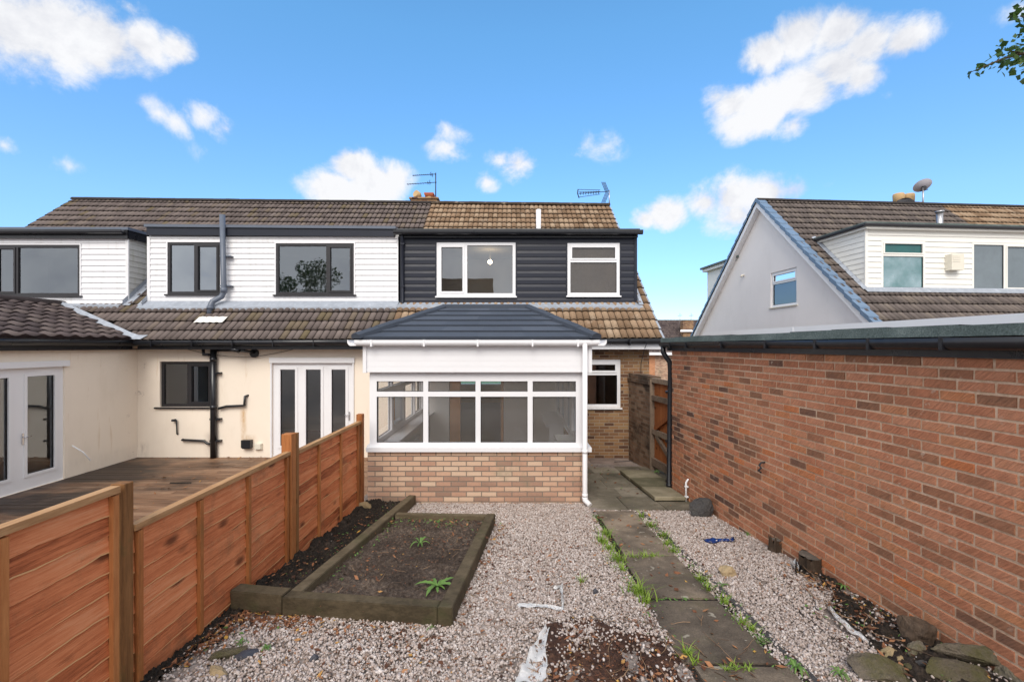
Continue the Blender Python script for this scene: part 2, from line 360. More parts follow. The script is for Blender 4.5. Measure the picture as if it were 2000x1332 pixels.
def render_mat(name, col, dirt, rust=None, base=.06):
    m, nt, p = new_mat(name); v = ocoord(nt)
    a = noise(nt, v, .8, 6.0, .6); b = noise(nt, v, 55.0, 5.0, .7); st = noise(nt, ocoord(nt, (2.2, 2.2, .9)), 1.1, 8.0, .68)
    c = mix(nt, a, tuple(x * .93 for x in col), tuple(min(1, x * 1.06) for x in col))
    c = mix(nt, ramp(nt, st, [(.52, (0, 0, 0)), (.8, (.4, .4, .4))]), c, dirt)
    if rust:
        rs = noise(nt, ocoord(nt, (5, 5, .55)), 1.5, 6.0, .65)
        c = mix(nt, ramp(nt, rs, [(.63, (0, 0, 0)), (.76, (.6, .6, .6))]), c, rust)
    if rust:
        xyz = nd(nt, 'ShaderNodeSeparateXYZ', {0: v}); wn = noise(nt, ocoord(nt, (9, 9, 3)), 1.0, 6.0, .65)
        for xs, wd, z0, z1 in ((-6.22, .10, .05, .95), (-6.08, .22, -.05, .27), (-8.55, .16, -.3, .1), (-6.95, .22, -.3, .35)):
            dx = ma(nt, 'DIVIDE', ma(nt, 'ABSOLUTE', ma(nt, 'SUBTRACT', xyz.outputs[0], xs)), wd)
            gx = ma(nt, 'SUBTRACT', 1.0, dx, clamp=True)
            up = nd(nt, 'ShaderNodeMapRange', {0: xyz.outputs[2], 1: z1, 2: z1 - .12, 3: 0.0, 4: 1.0}).outputs[0]
            dn = nd(nt, 'ShaderNodeMapRange', {0: xyz.outputs[2], 1: z0 - .15, 2: z0 + .3, 3: 0.0, 4: 1.0}).outputs[0]
            k = ma(nt, 'MULTIPLY', ma(nt, 'MULTIPLY', gx, up), ma(nt, 'MULTIPLY', dn, ramp(nt, wn, [(.36, (0, 0, 0)), (.62, (.85, .85, .85))])))
            c = mix(nt, k, c, (.55, .34, .15) if xs > -6.5 else (.50, .42, .36))
        sp_ = noise(nt, v, 5.5, 8.0, .75); cx = ma(nt, 'SUBTRACT', 1.0, ma(nt, 'DIVIDE', ma(nt, 'ABSOLUTE', ma(nt, 'SUBTRACT', xyz.outputs[0], -8.68)), .35), clamp=True)
        cx = ma(nt, 'MULTIPLY', cx, ma(nt, 'SUBTRACT', 1.0, ma(nt, 'DIVIDE', ma(nt, 'ABSOLUTE', ma(nt, 'SUBTRACT', xyz.outputs[1], 10.5)), .45), clamp=True))
        c = mix(nt, ma(nt, 'MULTIPLY', cx, ramp(nt, sp_, [(.60, (0, 0, 0)), (.68, (.8, .8, .8))])), c, (.25, .19, .15))
    setp(nt, p, c, .9, b, .35, .003, .2)
    return m
M['render_cream'] = render_mat('cream_render', (.86, .765, .65), (.70, .60, .48), (.56, .38, .20))
M['render_grey'] = render_mat('pale_grey_render', (.80, .775, .775), (.68, .655, .65))
M['brick_buff'] = brick('buff_brick', [(0, (.30, .19, .14)), (.3, (.45, .27, .19)), (.6, (.56, .36, .25)), (1, (.60, .44, .32))], (.22, .18, .145), stain=(.25, .22, .15), stain_t=(.56, .74))
M['brick_brown'] = brick('brown_brick', [(0, (.10, .05, .035)), (.3, (.21, .11, .06)), (.6, (.29, .16, .08)), (1, (.33, .21, .11))], (.34, .27, .20), stain=(.09, .06, .04), stain_t=(.55, .76))
M['brick_mossy'] = brick('stained_brick', [(0, (.12, .07, .045)), (.5, (.24, .14, .09)), (1, (.28, .19, .13))], (.21, .17, .13), stain=(.035, .028, .024), stain_t=(.46, .62), eff=(.30, .23, .16))
M['brick_far'] = brick('orange_far_brick', [(0, (.42, .16, .07)), (1, (.55, .24, .11))], (.5, .38, .28))
M['mortar'] = speckle('mortar', [(.34, .22, .14), (.54, .38, .265), (.68, .51, .38)], 40.0, .95, .6, .004)
def garage_brick():
    m, nt, p = new_mat('red_garage_brick'); r = rnd_attr(nt)
    uv = nd(nt, 'ShaderNodeUVMap', uv_map='UVMap').outputs[0]; pos = ocoord(nt)
    off = nd(nt, 'ShaderNodeCombineXYZ', {0: ma(nt, 'MULTIPLY', r, 31.0), 1: ma(nt, 'MULTIPLY', r, 17.0), 2: 0.0}).outputs[0]
    uvo = nd(nt, 'ShaderNodeVectorMath', {0: uv, 1: off}, operation='ADD').outputs[0]
    n = noise(nt, uvo, 9.0, 6.0, .7); f = noise(nt, uv, 150.0, 4.0, .75)
    rot_ = nd(nt, 'ShaderNodeMapping', {'Vector': uvo, 'Rotation': (0, 0, R(45))}).outputs[0]
    drag = noise(nt, nd(nt, 'ShaderNodeMapping', {'Vector': rot_, 'Scale': (12, 95, 1)}).outputs[0], 1.0, 3.0, .5, .3)
    g = noise(nt, pos, .75, 4.0, .55)
    k = ma(nt, 'ADD', ma(nt, 'MULTIPLY_ADD', n, .36, -.18), ma(nt, 'MULTIPLY_ADD', g, .8, -.4))
    c = ramp(nt, ma(nt, 'ADD', r, k, clamp=True), [(0, (.10, .06, .05)), (.15, (.19, .10, .07)), (.3, (.31, .15, .088)), (.5, (.48, .195, .108)), (.7, (.55, .255, .15)), (.86, (.53, .23, .115)), (1, (.55, .19, .08))])
    dk = ma(nt, 'MAXIMUM', ma(nt, 'MULTIPLY_ADD', ma(nt, 'ADD', ma(nt, 'MULTIPLY', drag, 1.3), f), .85, -.08), .3)
    c = mix(nt, 1.0, c, nd(nt, 'ShaderNodeCombineColor', {0: dk, 1: dk, 2: dk}).outputs[0], 'MULTIPLY')
    lime = noise(nt, pos, 17.0, 3.0, .5)
    lz = noise(nt, pos, 1.1, 3.0, .5)
    c = mix(nt, ma(nt, 'MULTIPLY', ramp(nt, lime, [(.66, (0, 0, 0)), (.72, (.6, .6, .6))]), ramp(nt, lz, [(.45, (0, 0, 0)), (.62, (1, 1, 1))])), c, (.52, .42, .33))
    al = noise(nt, pos, 1.5, 7.0, .7)
    c = mix(nt, ramp(nt, al, [(.56, (0, 0, 0)), (.74, (.45, .45, .45))]), c, (.24, .16, .085))
    setp(nt, p, c, .9, ma(nt, 'ADD', ma(nt, 'MULTIPLY', drag, 1.2), ma(nt, 'ADD', n, f)), .55, .006, .2)
    return m
M['brick_red'] = garage_brick()
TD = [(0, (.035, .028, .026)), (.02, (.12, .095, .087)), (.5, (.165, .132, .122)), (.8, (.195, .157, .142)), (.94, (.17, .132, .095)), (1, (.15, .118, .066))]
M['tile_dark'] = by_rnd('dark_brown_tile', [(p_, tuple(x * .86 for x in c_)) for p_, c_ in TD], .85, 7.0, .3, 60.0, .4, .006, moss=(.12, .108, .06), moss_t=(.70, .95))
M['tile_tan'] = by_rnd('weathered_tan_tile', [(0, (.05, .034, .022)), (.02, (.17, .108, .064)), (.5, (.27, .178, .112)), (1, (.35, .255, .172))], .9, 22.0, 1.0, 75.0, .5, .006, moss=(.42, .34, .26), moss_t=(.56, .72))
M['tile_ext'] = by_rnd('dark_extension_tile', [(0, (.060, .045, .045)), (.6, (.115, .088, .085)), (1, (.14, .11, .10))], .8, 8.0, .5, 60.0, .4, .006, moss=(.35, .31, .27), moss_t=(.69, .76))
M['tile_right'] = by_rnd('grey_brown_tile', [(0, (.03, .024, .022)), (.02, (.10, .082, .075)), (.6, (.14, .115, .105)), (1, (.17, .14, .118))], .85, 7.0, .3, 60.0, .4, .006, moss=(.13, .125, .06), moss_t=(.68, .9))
M['tile_slate'] = by_rnd('blue_grey_granule_tile', [(0, (.048, .058, .078)), (1, (.072, .084, .108))], .8, 14.0, .3, 220.0, .5, .003)
M['felt'] = speckle('green_mineral_felt', [(.035, .05, .047), (.10, .13, .125), (.22, .26, .25)], 95.0, .9, .6, .004, 3.0)
M['roofflat'] = speckle('grey_felt_roof', [(.05, .055, .06), (.09, .095, .1), (.14, .145, .15)], 60.0, .9, .4, .004, 2.0)
FW = [(.22, .058, .021), (.50, .148, .057), (.64, .225, .095), (.70, .31, .155)]
M['fence'] = wood('orange_larch_board', FW, (26, 1.2, 26),   .7, True, (.15, .085, .045), (.54, .74), .5, (.66, .37, .17))
M['postwood'] = wood('dark_treated_post', [(.12, .055, .02), (.25, .115, .042), (.34, .175, .07)], (12, 12, 1.0), .75, True, (.08, .09, .03), (.58, .74))
M['fence_v'] = wood('orange_larch_batten', [(.20, .065, .02), (.38, .14, .045), (.50, .21, .075)], (12, 12, 1.0), .7, False, (.10, .085, .03), (.56, .8))
M['fence_rail'] = wood('weathered_fence_rail', [(.24, .11, .045), (.42, .235, .11), (.52, .33, .18)], (12, 1.0, 12), .75, False, (.18, .15, .06), (.56, .8))
M['sleeper'] = wood('dark_brown_sleeper', [(.050, .038, .022), (.105, .080, .048), (.16, .125, .080)], (3.0, 3.0, 6.0), .85, False, (.065, .07, .026), (.52, .74), .7)
M['gatewood'] = wood('brown_gate_board', [(.20, .06, .02), (.36, .12, .04), (.44, .17, .06)], (9, 9, .9), .7, True, (.10, .08, .045), (.62, .8))
M['greywood'] = wood('grey_weathered_timber', [(.12, .085, .06), (.24, .175, .13), (.32, .25, .18)], (6, 6, 6), .85, False, (.14, .12, .06), (.58, .78))
M['bark'] = wood('tree_bark', [(.045, .03, .02), (.10, .07, .05), (.17, .125, .09)], (16, 16, 2.2), .9, False, None, bstr=.9)
M['cutwood'] = wood('cut_stump_top', [(.10, .085, .07), (.2, .17, .14), (.28, .24, .2)], (8, 8, 8), .9)
def deck_mat():
    m, nt, p = new_mat('wet_brown_decking'); r = rnd_attr(nt); v = ocoord(nt, (1.0, 14, 14))
    off = nd(nt, 'ShaderNodeCombineXYZ', {0: ma(nt, 'MULTIPLY', r, 23.0), 1: 0.0, 2: 0.0}).outputs[0]
    g = noise(nt, nd(nt, 'ShaderNodeVectorMath', {0: v, 1: off}, operation='ADD').outputs[0], 2.0, 6.0, .65, .4)
    c = ramp(nt, ma(nt, 'ADD', g, ma(nt, 'MULTIPLY_ADD', r, .24, -.12)), [(.3, (.14, .068, .034)), (.5, (.27, .145, .080)), (.72, (.40, .25, .155))])
    st = noise(nt, ocoord(nt, (.5, .9, 1)), 1.0, 7.0, .65)
    px = nd(nt, 'ShaderNodeSeparateXYZ', {0: ocoord(nt)}).outputs[0]
    st = ma(nt, 'ADD', st, nd(nt, 'ShaderNodeMapRange', {0: px, 1: -4.0, 2: -7.5, 3: -.16, 4: .13}).outputs[0])
    c = mix(nt, ramp(nt, st, [(.46, (0, 0, 0)), (.66, (.88, .88, .88))]), c, (.016, .013, .012))
    dust = noise(nt, ocoord(nt, (.8, 1.5, 1)), 1.4, 8.0, .7)
    c = mix(nt, ramp(nt, dust, [(.58, (0, 0, 0)), (.8, (.55, .55, .55))]), c, (.27, .21, .17))
    yy = nd(nt, 'ShaderNodeSeparateXYZ', {0: ocoord(nt)}).outputs[1]
    gr = ma(nt, 'FRACT', ma(nt, 'MULTIPLY', yy, 1 / .036))
    gl = ramp(nt, gr, [(.0, (.5, .5, .5)), (.2, (.5, .5, .5)), (.3, (1, 1, 1)), (.9, (1, 1, 1)), (1, (.5, .5, .5))])
    c = mix(nt, 1.0, c, gl, 'MULTIPLY')
    setp(nt, p, c, .5, ma(nt, 'ADD', g, gl), .5, .006, .4)
    return m
M['deck'] = deck_mat()
def slab_mat(name, cols, lich=(.34, .31, .25), lt=(.66, .7)):
    m, nt, p = new_mat(name); v = ocoord(nt); r = rnd_attr(nt)
    a = noise(nt, v, 2.2, 7.0, .65); b = noise(nt, v, 95.0, 4.0, .7)
    f = ma(nt, 'ADD', ma(nt, 'ADD', ma(nt, 'MULTIPLY', a, .7), ma(nt, 'MULTIPLY', b, .3)), ma(nt, 'MULTIPLY_ADD', r, .22, -.11))
    c = ramp(nt, f, [(.34 + .3 * i / (len(cols) - 1), cc) for i, cc in enumerate(cols)])
    s = noise(nt, v, 11.0, 3.0, .5)
    c = mix(nt, ramp(nt, s, [(lt[0], (0, 0, 0)), (lt[1], (.8, .8, .8))]), c, lich)
    gm = noise(nt, v, 1.9, 8.0, .7)
    c = mix(nt, ramp(nt, gm, [(.55, (0, 0, 0)), (.75, (.5, .5, .5))]), c, (.12, .11, .05))
    setp(nt, p, c, .88, ma(nt, 'ADD', a, b), .5, .006, .25)
    return m
M['slab'] = slab_mat('damp_concrete_slab', [(.055, .044, .034), (.125, .10, .076), (.26, .205, .15)])
M['patio'] = slab_mat('mossy_patio_slab', [(.08, .07, .05), (.15, .13, .095), (.26, .225, .17)], (.32, .28, .2), (.72, .77))
M['step'] = slab_mat('mossy_step_slab', [(.11, .10, .06), (.19, .165, .105), (.30, .26, .18)], (.4, .36, .28), (.7, .75))
M['pinkslab'] = slab_mat('pink_grey_slab', [(.17, .13, .11), (.28, .22, .19), (.36, .29, .25)], (.4, .36, .3), (.7, .75))
M['soil'] = speckle('dark_soil', [(.006, .005, .004), (.026, .019, .014), (.085, .062, .047)], 40.0, .95, 1.0, .03, 3.5)
M['bedsoil'] = speckle('brown_bed_soil', [(.016, .011, .008), (.068, .048, .036), (.19, .145, .112)], 34.0, .95, 1.0, .03, 2.5)
M['mulch'] = speckle('reddish_mulch', [(.014, .008, .006), (.055, .026, .017), (.15, .075, .045)], 45.0, .95, .9, .02, 3.0)
M['subgravel'] = speckle('gravel_dust', [(.10, .08, .07), (.24, .20, .175), (.40, .345, .31)], 42.0, .95, .9, .012, 1.5)
M['stone'] = by_rnd('pale_gravel_stone', [(0, (.17, .125, .10)), (.12, (.30, .24, .205)), (.4, (.39, .325, .295)), (.75, (.47, .41, .38)), (.93, (.58, .53, .505)), (1, (.30, .17, .11))], .8, 40.0, .3, 160.0, .25, .002, coarse=1.1)
M['rock'] = by_rnd('mossy_garden_rock', [(0, (.09, .07, .05)), (.5, (.17, .14, .105)), (1, (.24, .205, .165))], .9, 9.0, 1.2, 55.0, 1.0, .03, moss=(.10, .095, .03), moss_t=(.48, .62))
M['rock_dark'] = by_rnd('dark_grey_rock', [(0, (.05, .048, .048)), (1, (.09, .085, .085))], .85, 6.0, .9, 45.0, .9, .02, moss=(.16, .15, .13), moss_t=(.56, .7))
M['rock_tan'] = by_rnd('tan_sandstone_rock', [(0, (.30, .22, .12)), (1, (.36, .27, .16))], .9, 6.0, .7, 45.0, .8, .015, moss=(.16, .15, .07), moss_t=(.52, .7))
M['dead_leaf'] = by_rnd('dead_leaf', [(0, (.045, .022, .013)), (.45, (.13, .05, .024)), (.75, (.24, .10, .045)), (.92, (.34, .17, .08)), (1, (.45, .26, .05))], .7, 30.0, .5, 90.0, .2, .002)
M['twig'] = by_rnd('dry_twig', [(0, (.06, .04, .028)), (.5, (.17, .10, .06)), (1, (.34, .22, .13))], .85, 30.0, .4)
def leafmat(name, a, b):
    m, nt, p = new_mat(name); r = rnd_attr(nt); v = ocoord(nt)
    c = mix(nt, ma(nt, 'MULTIPLY_ADD', noise(nt, v, 4.0, 3.0), .4, ma(nt, 'MULTIPLY', r, .7)), a, b)
    setp(nt, p, c, .45, None, spec=.35)
    out = [n for n in nt.nodes if n.type == 'OUTPUT_MATERIAL'][0]
    tl = nd(nt, 'ShaderNodeBsdfTranslucent', {0: c}); ms = nd(nt, 'ShaderNodeMixShader', {0: .28, 1: p.outputs[0], 2: tl.outputs[0]})
    nt.links.new(ms.outputs[0], out.inputs[0]); return m
M['grass'] = leafmat('grass_blade', (.10, .20, .02), (.30, .42, .06))
M['weed'] = leafmat('weed_leaf', (.07, .16, .035), (.17, .30, .07))
M['treeleaf'] = leafmat('tree_leaf', (.025, .065, .012), (.07, .14, .03))
M['yellowleaf'] = leafmat('golden_shrub_leaf', (.22, .28, .02), (.45, .48, .05))
M['glass'] = glass('window_glass', (.84, .88, .88), 2.5)
M['glass_dark'] = glass('coated_window_glass', (.6, .66, .7), 3.3)
M['glass_cons'] = glass('conservatory_glass', (1, 1, 1), 1.6, .09, (.72, .68, .62))  # diffuse veil brightens the panes, standing in for reflected light and a brighter interior
M['glass_obscure'] = glass('obscured_glass', (.8, .8, .78), 1.8, .55, (.16, .14, .125))
M['glass_teal'] = glass('teal_obscured_glass', (.7, .8, .8), 1.8, .8, (.055, .16, .16))
M['glass_mist'] = glass('misted_glass', (.75, .8, .82), 1.9, .55, (.25, .30, .33))
def bulb():
    m, nt, p = new_mat('lit_bulb'); p.inputs['Base Color'].default_value = (1, .85, .6, 1)
    p.inputs['Emission Color'].default_value = (1, .72, .42, 1); p.inputs['Emission Strength'].default_value = 14; return m
M['bulb'] = bulb()
# ------------------------------------------------------------------ builders
def shiplap(bm, f, a0, a1, b0, b1, pitch, hs=(), double=False, edge=.026):
    rows = max(1, round((b1 - b0) / pitch)); p = (b1 - b0) / rows
    def prof(t): return -edge + (edge - .006) * t if not double else (-edge if t < .55 else -edge + (edge - .002) * (t - .55) / .45)
    for j in range(rows):
        z0 = b0 + j * p; z1 = z0 + p; rv = random.random()
        cuts = sorted({z0, z1, z0 + .55 * p if double else z1, *[h[i] for h in hs for i in (2, 3) if z0 < h[i] < z1]})
        for q0, q1 in zip(cuts, cuts[1:]):
            mid = (q0 + q1) / 2; segs = [(a0, a1)]
            for h in hs:
                if h[2] < mid < h[3]:
                    segs = [s for (s0, s1) in segs for s in ((s0, min(s1, h[0])), (max(s0, h[1]), s1)) if s[1] - s[0] > .004]
            for s0, s1 in segs:
                c0, c1 = prof((q0 - z0) / p), prof((q1 - z0) / p - 1e-6)
                flat(bm, [f(s0, q0, c0), f(s1, q0, c0), f(s1, q1, c1), f(s0, q1, c1)], rv)
                if q0 == z0: flat(bm, [f(s0, q0, 0), f(s1, q0, 0), f(s1, q0, c0), f(s0, q0, c0)], rv)
                for e in (s0, s1): flat(bm, [f(e, q0, 0), f(e, q0, c0), f(e, q1, c1), f(e, q1, 0)], rv)
def window(root, f, a0, a1, b0, b1, lights, fm, gm, fw=.06, mull=.06, cf=-.02, depth=.07, sill=None, name='window', label=None, pane_mats=None, trim=None, handle=None, bottom=None):
    """lights: (u0, u1, v0, v1, sash) cells in fractions of the opening"""
    g = lambda a, b, c: f(a, b, c + cf); W, H = a1 - a0, b1 - b0; rects = []
    bm = BM()
    for (u0, u1, v0, v1, sash) in lights:
        l = a0 + u0 * W + (fw if u0 < .001 else mull / 2); r = a0 + u1 * W - (fw if u1 > .999 else mull / 2)
        lo = b0 + v0 * H + ((bottom or fw) if v0 < .001 else mull / 2); hi = b0 + v1 * H - (fw if v1 > .999 else mull / 2)
        if sash:
            s = sash if isinstance(sash, float) else .04
            for q in ((l, r, lo, lo + s), (l, r, hi - s, hi), (l, l + s, lo + s, hi - s), (r - s, r, lo + s, hi - s)): bx(bm, g, *q, -.016, -.001)
            l += s; r -= s; lo += s; hi -= s
        rects.append((l, r, lo, hi))
    holes(bm, g, a0, a1, b0, b1, rects, depth, True)
    w = obj(name, bm, fm, root, label)
    for i, (l, r, lo, hi) in enumerate(rects):
        b = BM(); flat(b, [g(l - .01, lo - .01, .03), g(r + .01, lo - .01, .03), g(r + .01, hi + .01, .03), g(l - .01, hi + .01, .03)])
        obj('pane', b, (pane_mats[i] if pane_mats else gm), w)
        b = BM()
        for q in ((l, r, lo, lo + .008), (l, r, hi - .008, hi), (l, l + .008, lo, hi), (r - .008, r, lo, hi)): bx(b, g, *q, .012, .028)
        obj('gasket', b, M['blackframe'], w)
    if sill:
        b = BM(); bx(b, g, a0 - sill[0], a1 + sill[0], b0 - .035, b0 - .001, -sill[1], depth)
        obj('sill', b, sill[2], w)
    if trim:
        b = BM(); t, tm = trim
        for q in ((a0 - t, a1 + t, b1 + .001, b1 + t), (a0 - t, a0 - .001, b0 - (0 if sill else t), b1 + .001), (a1 + .001, a1 + t, b0 - (0 if sill else t), b1 + .001)): bx(b, f, *q, -.036, .0)
        if not sill: bx(b, f, a0 - t, a1 + t, b0 - t - .03, b0 - t, -.04, .0)
        obj('trim', b, tm, w)
    if handle:
        b = BM()
        for (u, v, side) in handle:
            x, z = a0 + u * W, b0 + v * H
            bx(b, g, x - .014, x + .014, z - .10, z + .10, -.024, -.016)
            tube(b, [g(x, z + .03, -.016), g(x, z + .03, -.06), g(x + .11 * side, z + .03, -.06)], .010, 8)
        obj('handle', b, M['chrome'], w)
    return w
def tile_roof(bm, E0, E1, R0, R1, tw, g, amp, lift, skip=None, ns=5, rolls=2, pw=.8, mi=lambda x, y: 0):
    E0, E1, R0, R1 = map(Vector, (E0, E1, R0, R1)); L = (E1 - E0).length; SL = (R0 - E0).length
    n = (E1 - E0).cross(R0 - E0).normalized()
    if n.z < 0: n = -n
    pt = lambda a, s: E0.lerp(E1, a / L).lerp(R0.lerp(R1, a / L), s / SL)
    nc = math.ceil(SL / g); nt_ = max(1, round(L / tw)); tw = L / nt_; half = tw / rolls; LY = rl(bm)
    hf = lambda t: amp * (0.5 - 0.5 * cos(2 * pi * t)) ** pw
    for j in range(nc):
        s0 = j * g; s1 = min(SL, s0 + g + .05)
        jit = random.uniform(-.004, .004)
        for i in range(nt_):
            for h in range(rolls):
                a0 = i * tw + h * half; c = pt(a0 + half / 2, s0 + g / 2)
                if skip and skip(c): continue
                r = random.random(); lo, up, dn = [], [], []
                tj = random.uniform(-.003, .003)
                for k in range(ns + 1):
                    a = a0 + .006 + (half - .012) * k / ns; hh = hf(k / ns)
                    lo.append(bm.verts.new(pt(a, s0 + jit) + n * (hh + lift + tj))); up.append(bm.verts.new(pt(a, s1) + n * (hh * .95 + .004 + tj))); dn.append(bm.verts.new(pt(a, s0 + .05) + n * -.012))
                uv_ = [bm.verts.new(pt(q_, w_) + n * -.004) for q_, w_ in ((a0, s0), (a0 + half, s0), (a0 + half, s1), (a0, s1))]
                f = bm.faces.new(uv_); f[LY] = -1.0; f.material_index = mi(c.x, c.y)  # dark backing in the gaps: groove shade put into the colour
                for k in range(ns):
                    f = bm.faces.new((lo[k], lo[k + 1], up[k + 1], up[k])); f.smooth = True; f[LY] = r * .96 + .04; f.material_index = mi(c.x, c.y)
                    f = bm.faces.new((dn[k], dn[k + 1], lo[k + 1], lo[k])); f[LY] = 0.0; f.material_index = mi(c.x, c.y)  # lip faces coloured dark, for shade and dirt below each course
def room(bm, x0, x1, y0, y1, z0, z1, hole=None):
    P = lambda *v: Vector(v)
    for q in ((P(x0, y0, z0), P(x0, y1, z0), P(x0, y1, z1), P(x0, y0, z1)), (P(x1, y0, z0), P(x1, y0, z1), P(x1, y1, z1), P(x1, y1, z0))): flat(bm, q)
    flat(bm, [P(x0, y0, z1), P(x0, y1, z1), P(x1, y1, z1), P(x1, y0, z1)])
    flat(bm, [P(x0, y0, z0), P(x1, y0, z0), P(x1, y1, z0), P(x0, y1, z0)], mi=1)
    if hole: holes(bm, front(y1), x0, x1, z0, z1, [hole], .12)
    else: flat(bm, [P(x0, y1, z0), P(x1, y1, z0), P(x1, y1, z1), P(x0, y1, z1)])
def brackets(bm, pts, w=.02):
    for x, y, z in pts: wbox(bm, x - w / 2, x + w / 2, y - .13, y + .01, z - .125, z + .012)

# ------------------------------------------------------------------ the two dormer houses (one terrace, party wall at x = -2.78)
PX = -2.78; DW = 10.5; DD = 11.2
ZE = lambda x: 2.40 + .004 * (x + 8)                 # eave and ridge lines, both a little out of level
ZR = lambda x: 7.15 + (3.365 - x) * .0112
DE, DR = 10.08, 15.67
def zroof(x, d): return ZE(x) + (ZR(x) - ZE(x)) * (d - DE) / (DR - DE)
NRM = Vector((0, -.648, .762))
def rp(x, d, off=0.0): return Vector((x, d, zroof(x, d))) + NRM * off
EXR, EXE = -11.1, -8.45                              # ridge and eave of the side extension
def zext(x): return 2.44 + (EXE - x) * .325 if x > EXR else 2.44 + (EXE - EXR) * .325 - (EXR - x) * .325

LH = thing('house', 'cream rendered house with white clad dormers, black framed windows and dark brown roof', 'house', (-7.0, DW, -.3))
RH = thing('house', 'brown brick house with anthracite clad dormer, white windows and weathered tan roof', 'house', (0.2, DW, -.3))
dorm = [(-14.3, -9.53), (-8.93, PX - .03), (PX + .03, 3.06)]
def skip_l(c):
    if any(a < c.x < b and 11.06 < c.y < 13.3 for a, b in dorm): return True
    return c.x < EXE and c.z < zext(c.x) + .02 and c.y < 13
b = BM(); tile_roof(b, (-15.16, DE, ZE(-15.16)), (PX, DE, ZE(PX)), (-15.16, DR, ZR(-15.16)), (PX, DR, ZR(PX)), .30, .345, .030, .042, skip_l, 7, pw=.32)
lroof = obj('roof', b, M['tile_dark'], LH, recalc=False)
b = BM(); tile_roof(b, (PX, DE, ZE(PX)), (3.365, DE, ZE(3.365)), (PX, DR, ZR(PX)), (3.365, DR, ZR(3.365)), .30, .345, .028, .042, skip_l, 7, pw=.5)
rroof = obj('roof', b, M['tile_tan'], RH, recalc=False)
for (o, x0, x1, mt) in ((lroof, -15.16, PX, 'tile_dark'), (rroof, PX, 3.365, 'tile_tan')):
    b = BM(); L = x1 - x0; n = round(L / .45)
    for i in range(n):
        xa, xb = x0 + L * i / n, x0 + L * (i + 1) / n
        prism(b, (xa, DR, ZR(xa) - .015 + random.uniform(-.006, .006)), (xb + .01, DR, ZR(xb) - .015), [(.13 * cos(t * pi / 6), .105 * sin(t * pi / 6)) for t in range(7)])
    obj('ridge_tile', b, M[mt], o)
    b = BM(); flat(b, [(x0, DR, ZR(x0)), (x1, DR, ZR(x1)), (x1, 21.3, 2.3), (x0, 21.3, 2.3)]); obj('rear_slope', b, M[mt], o)
# gable ends, rear walls
for (o, x, x0, x1, mt) in ((LH, -14.95, -14.95, PX, 'render_cream'), (RH, 3.18, PX, 3.18, 'brick_brown')):
    b = BM()
    q = [(x, DW + .02, -.7), (x, 21.0, -.7), (x, 21.0, 2.5), (x, DR, ZR(x) - .12), (x, DW + .02, ZE(x) + .25)]
    flat(b, q); obj('gable_wall', b, M[mt], o)
    b = BM(); holes(b, front(21.0), x0, x1, -.7, 2.45, [(-2.6, -.4, .55, 1.75)] if o is RH else [], .1)
    obj('rear_wall', b, M[mt], o)
b = BM(); flat(b, [(PX, DW, -.5), (PX, 21, -.5), (PX, 21, 2.4), (PX, DR, 7.1), (PX, DW, 2.4)]); obj('party_wall', b, M['cream_int'], LH)
# verge of the right roof: exposed tile ends and grey dry-verge strips
b = BM()
for j in range(21):
    d0, d1 = DE + .345 * .76 * j, DE + .345 * .76 * (j + 1)
    if d1 > DR: break
    p, q = rp(3.365, d0), rp(3.365, d1)
    b2 = [p + NRM * .045, q + NRM * .012, q - NRM * .06, p - NRM * .06]
    flat(b, [v + Vector((.03, 0, 0)) for v in b2]); flat(b, [b2[0] + Vector((.03, 0, 0)), b2[1] + Vector((.03, 0, 0)), b2[1] + Vector((-.05, 0, .004)), b2[0] + Vector((-.05, 0, .004))])
obj('verge_strip', b, M['lead'], rroof)
b = BM()
for j in range(21):
    d0, d1 = DE + .345 * .76 * j, DE + .345 * .76 * (j + 1)
    if d1 > DR: break
    p, q = rp(-15.16, d0), rp(-15.16, d1)
    flat(b, [p + NRM * .05, q + NRM * .02, q - NRM * .06, p - NRM * .06])
obj('verge_strip', b, M['tile_dark'], lroof)

def dormer(house, x0, x1, zb, zt0, zt1, pitch, mat, hs, double, fas, cheekmat, left_end, right_end):
    """clad front at y = DD, cheeks running back into the roof, flat felt roof and fascia"""
    b = BM(); f = front(DD)
    shiplap(b, f, x0 + .03, x1 - .03, zb, min(zt0, zt1), pitch, hs, double, .018 if double else .026)
    holes(b, f, x0, x1, zb, max(zt0, zt1), hs, .12)
    for e in (x0, x1): bx(b, f, e - .035, e + .035, zb, min(zt0, zt1), -.034, -.001)
    bx(b, f, x0, x1, min(zt0, zt1) - .05, min(zt0, zt1) - .002, -.03, -.001)
    dm = obj('dormer', b, mat, house)
    for x, sgn, draw in ((x0, -1, left_end), (x1, 1, right_end)):
        if not draw: continue
        b = BM(); rows = round((max(zt0, zt1) - zb) / pitch); p = (max(zt0, zt1) - zb) / rows
        for j in range(rows):
            z0, z1 = zb + j * p, zb + (j + 1) * p
            dm0 = DE + (z0 - ZE(x)) / (ZR(x) - ZE(x)) * (DR - DE); dm1 = DE + (z1 - ZE(x)) / (ZR(x) - ZE(x)) * (DR - DE)
            rv = random.random(); e0, e1 = x + sgn * .02, x + sgn * .004
            flat(b, [(e0, DD, z0), (e0, max(DD, dm0 + .02), z0), (e1, max(DD, dm1 + .02), z1), (e1, DD, z1)], rv)
            flat(b, [(e0, DD, z0), (e0, max(DD, dm0 + .02), z0), (x, max(DD, dm0 + .02), z0), (x, DD, z0)], rv)
        obj('cheek', b, cheekmat, dm)
    return dm
fw_, sash = .055, True
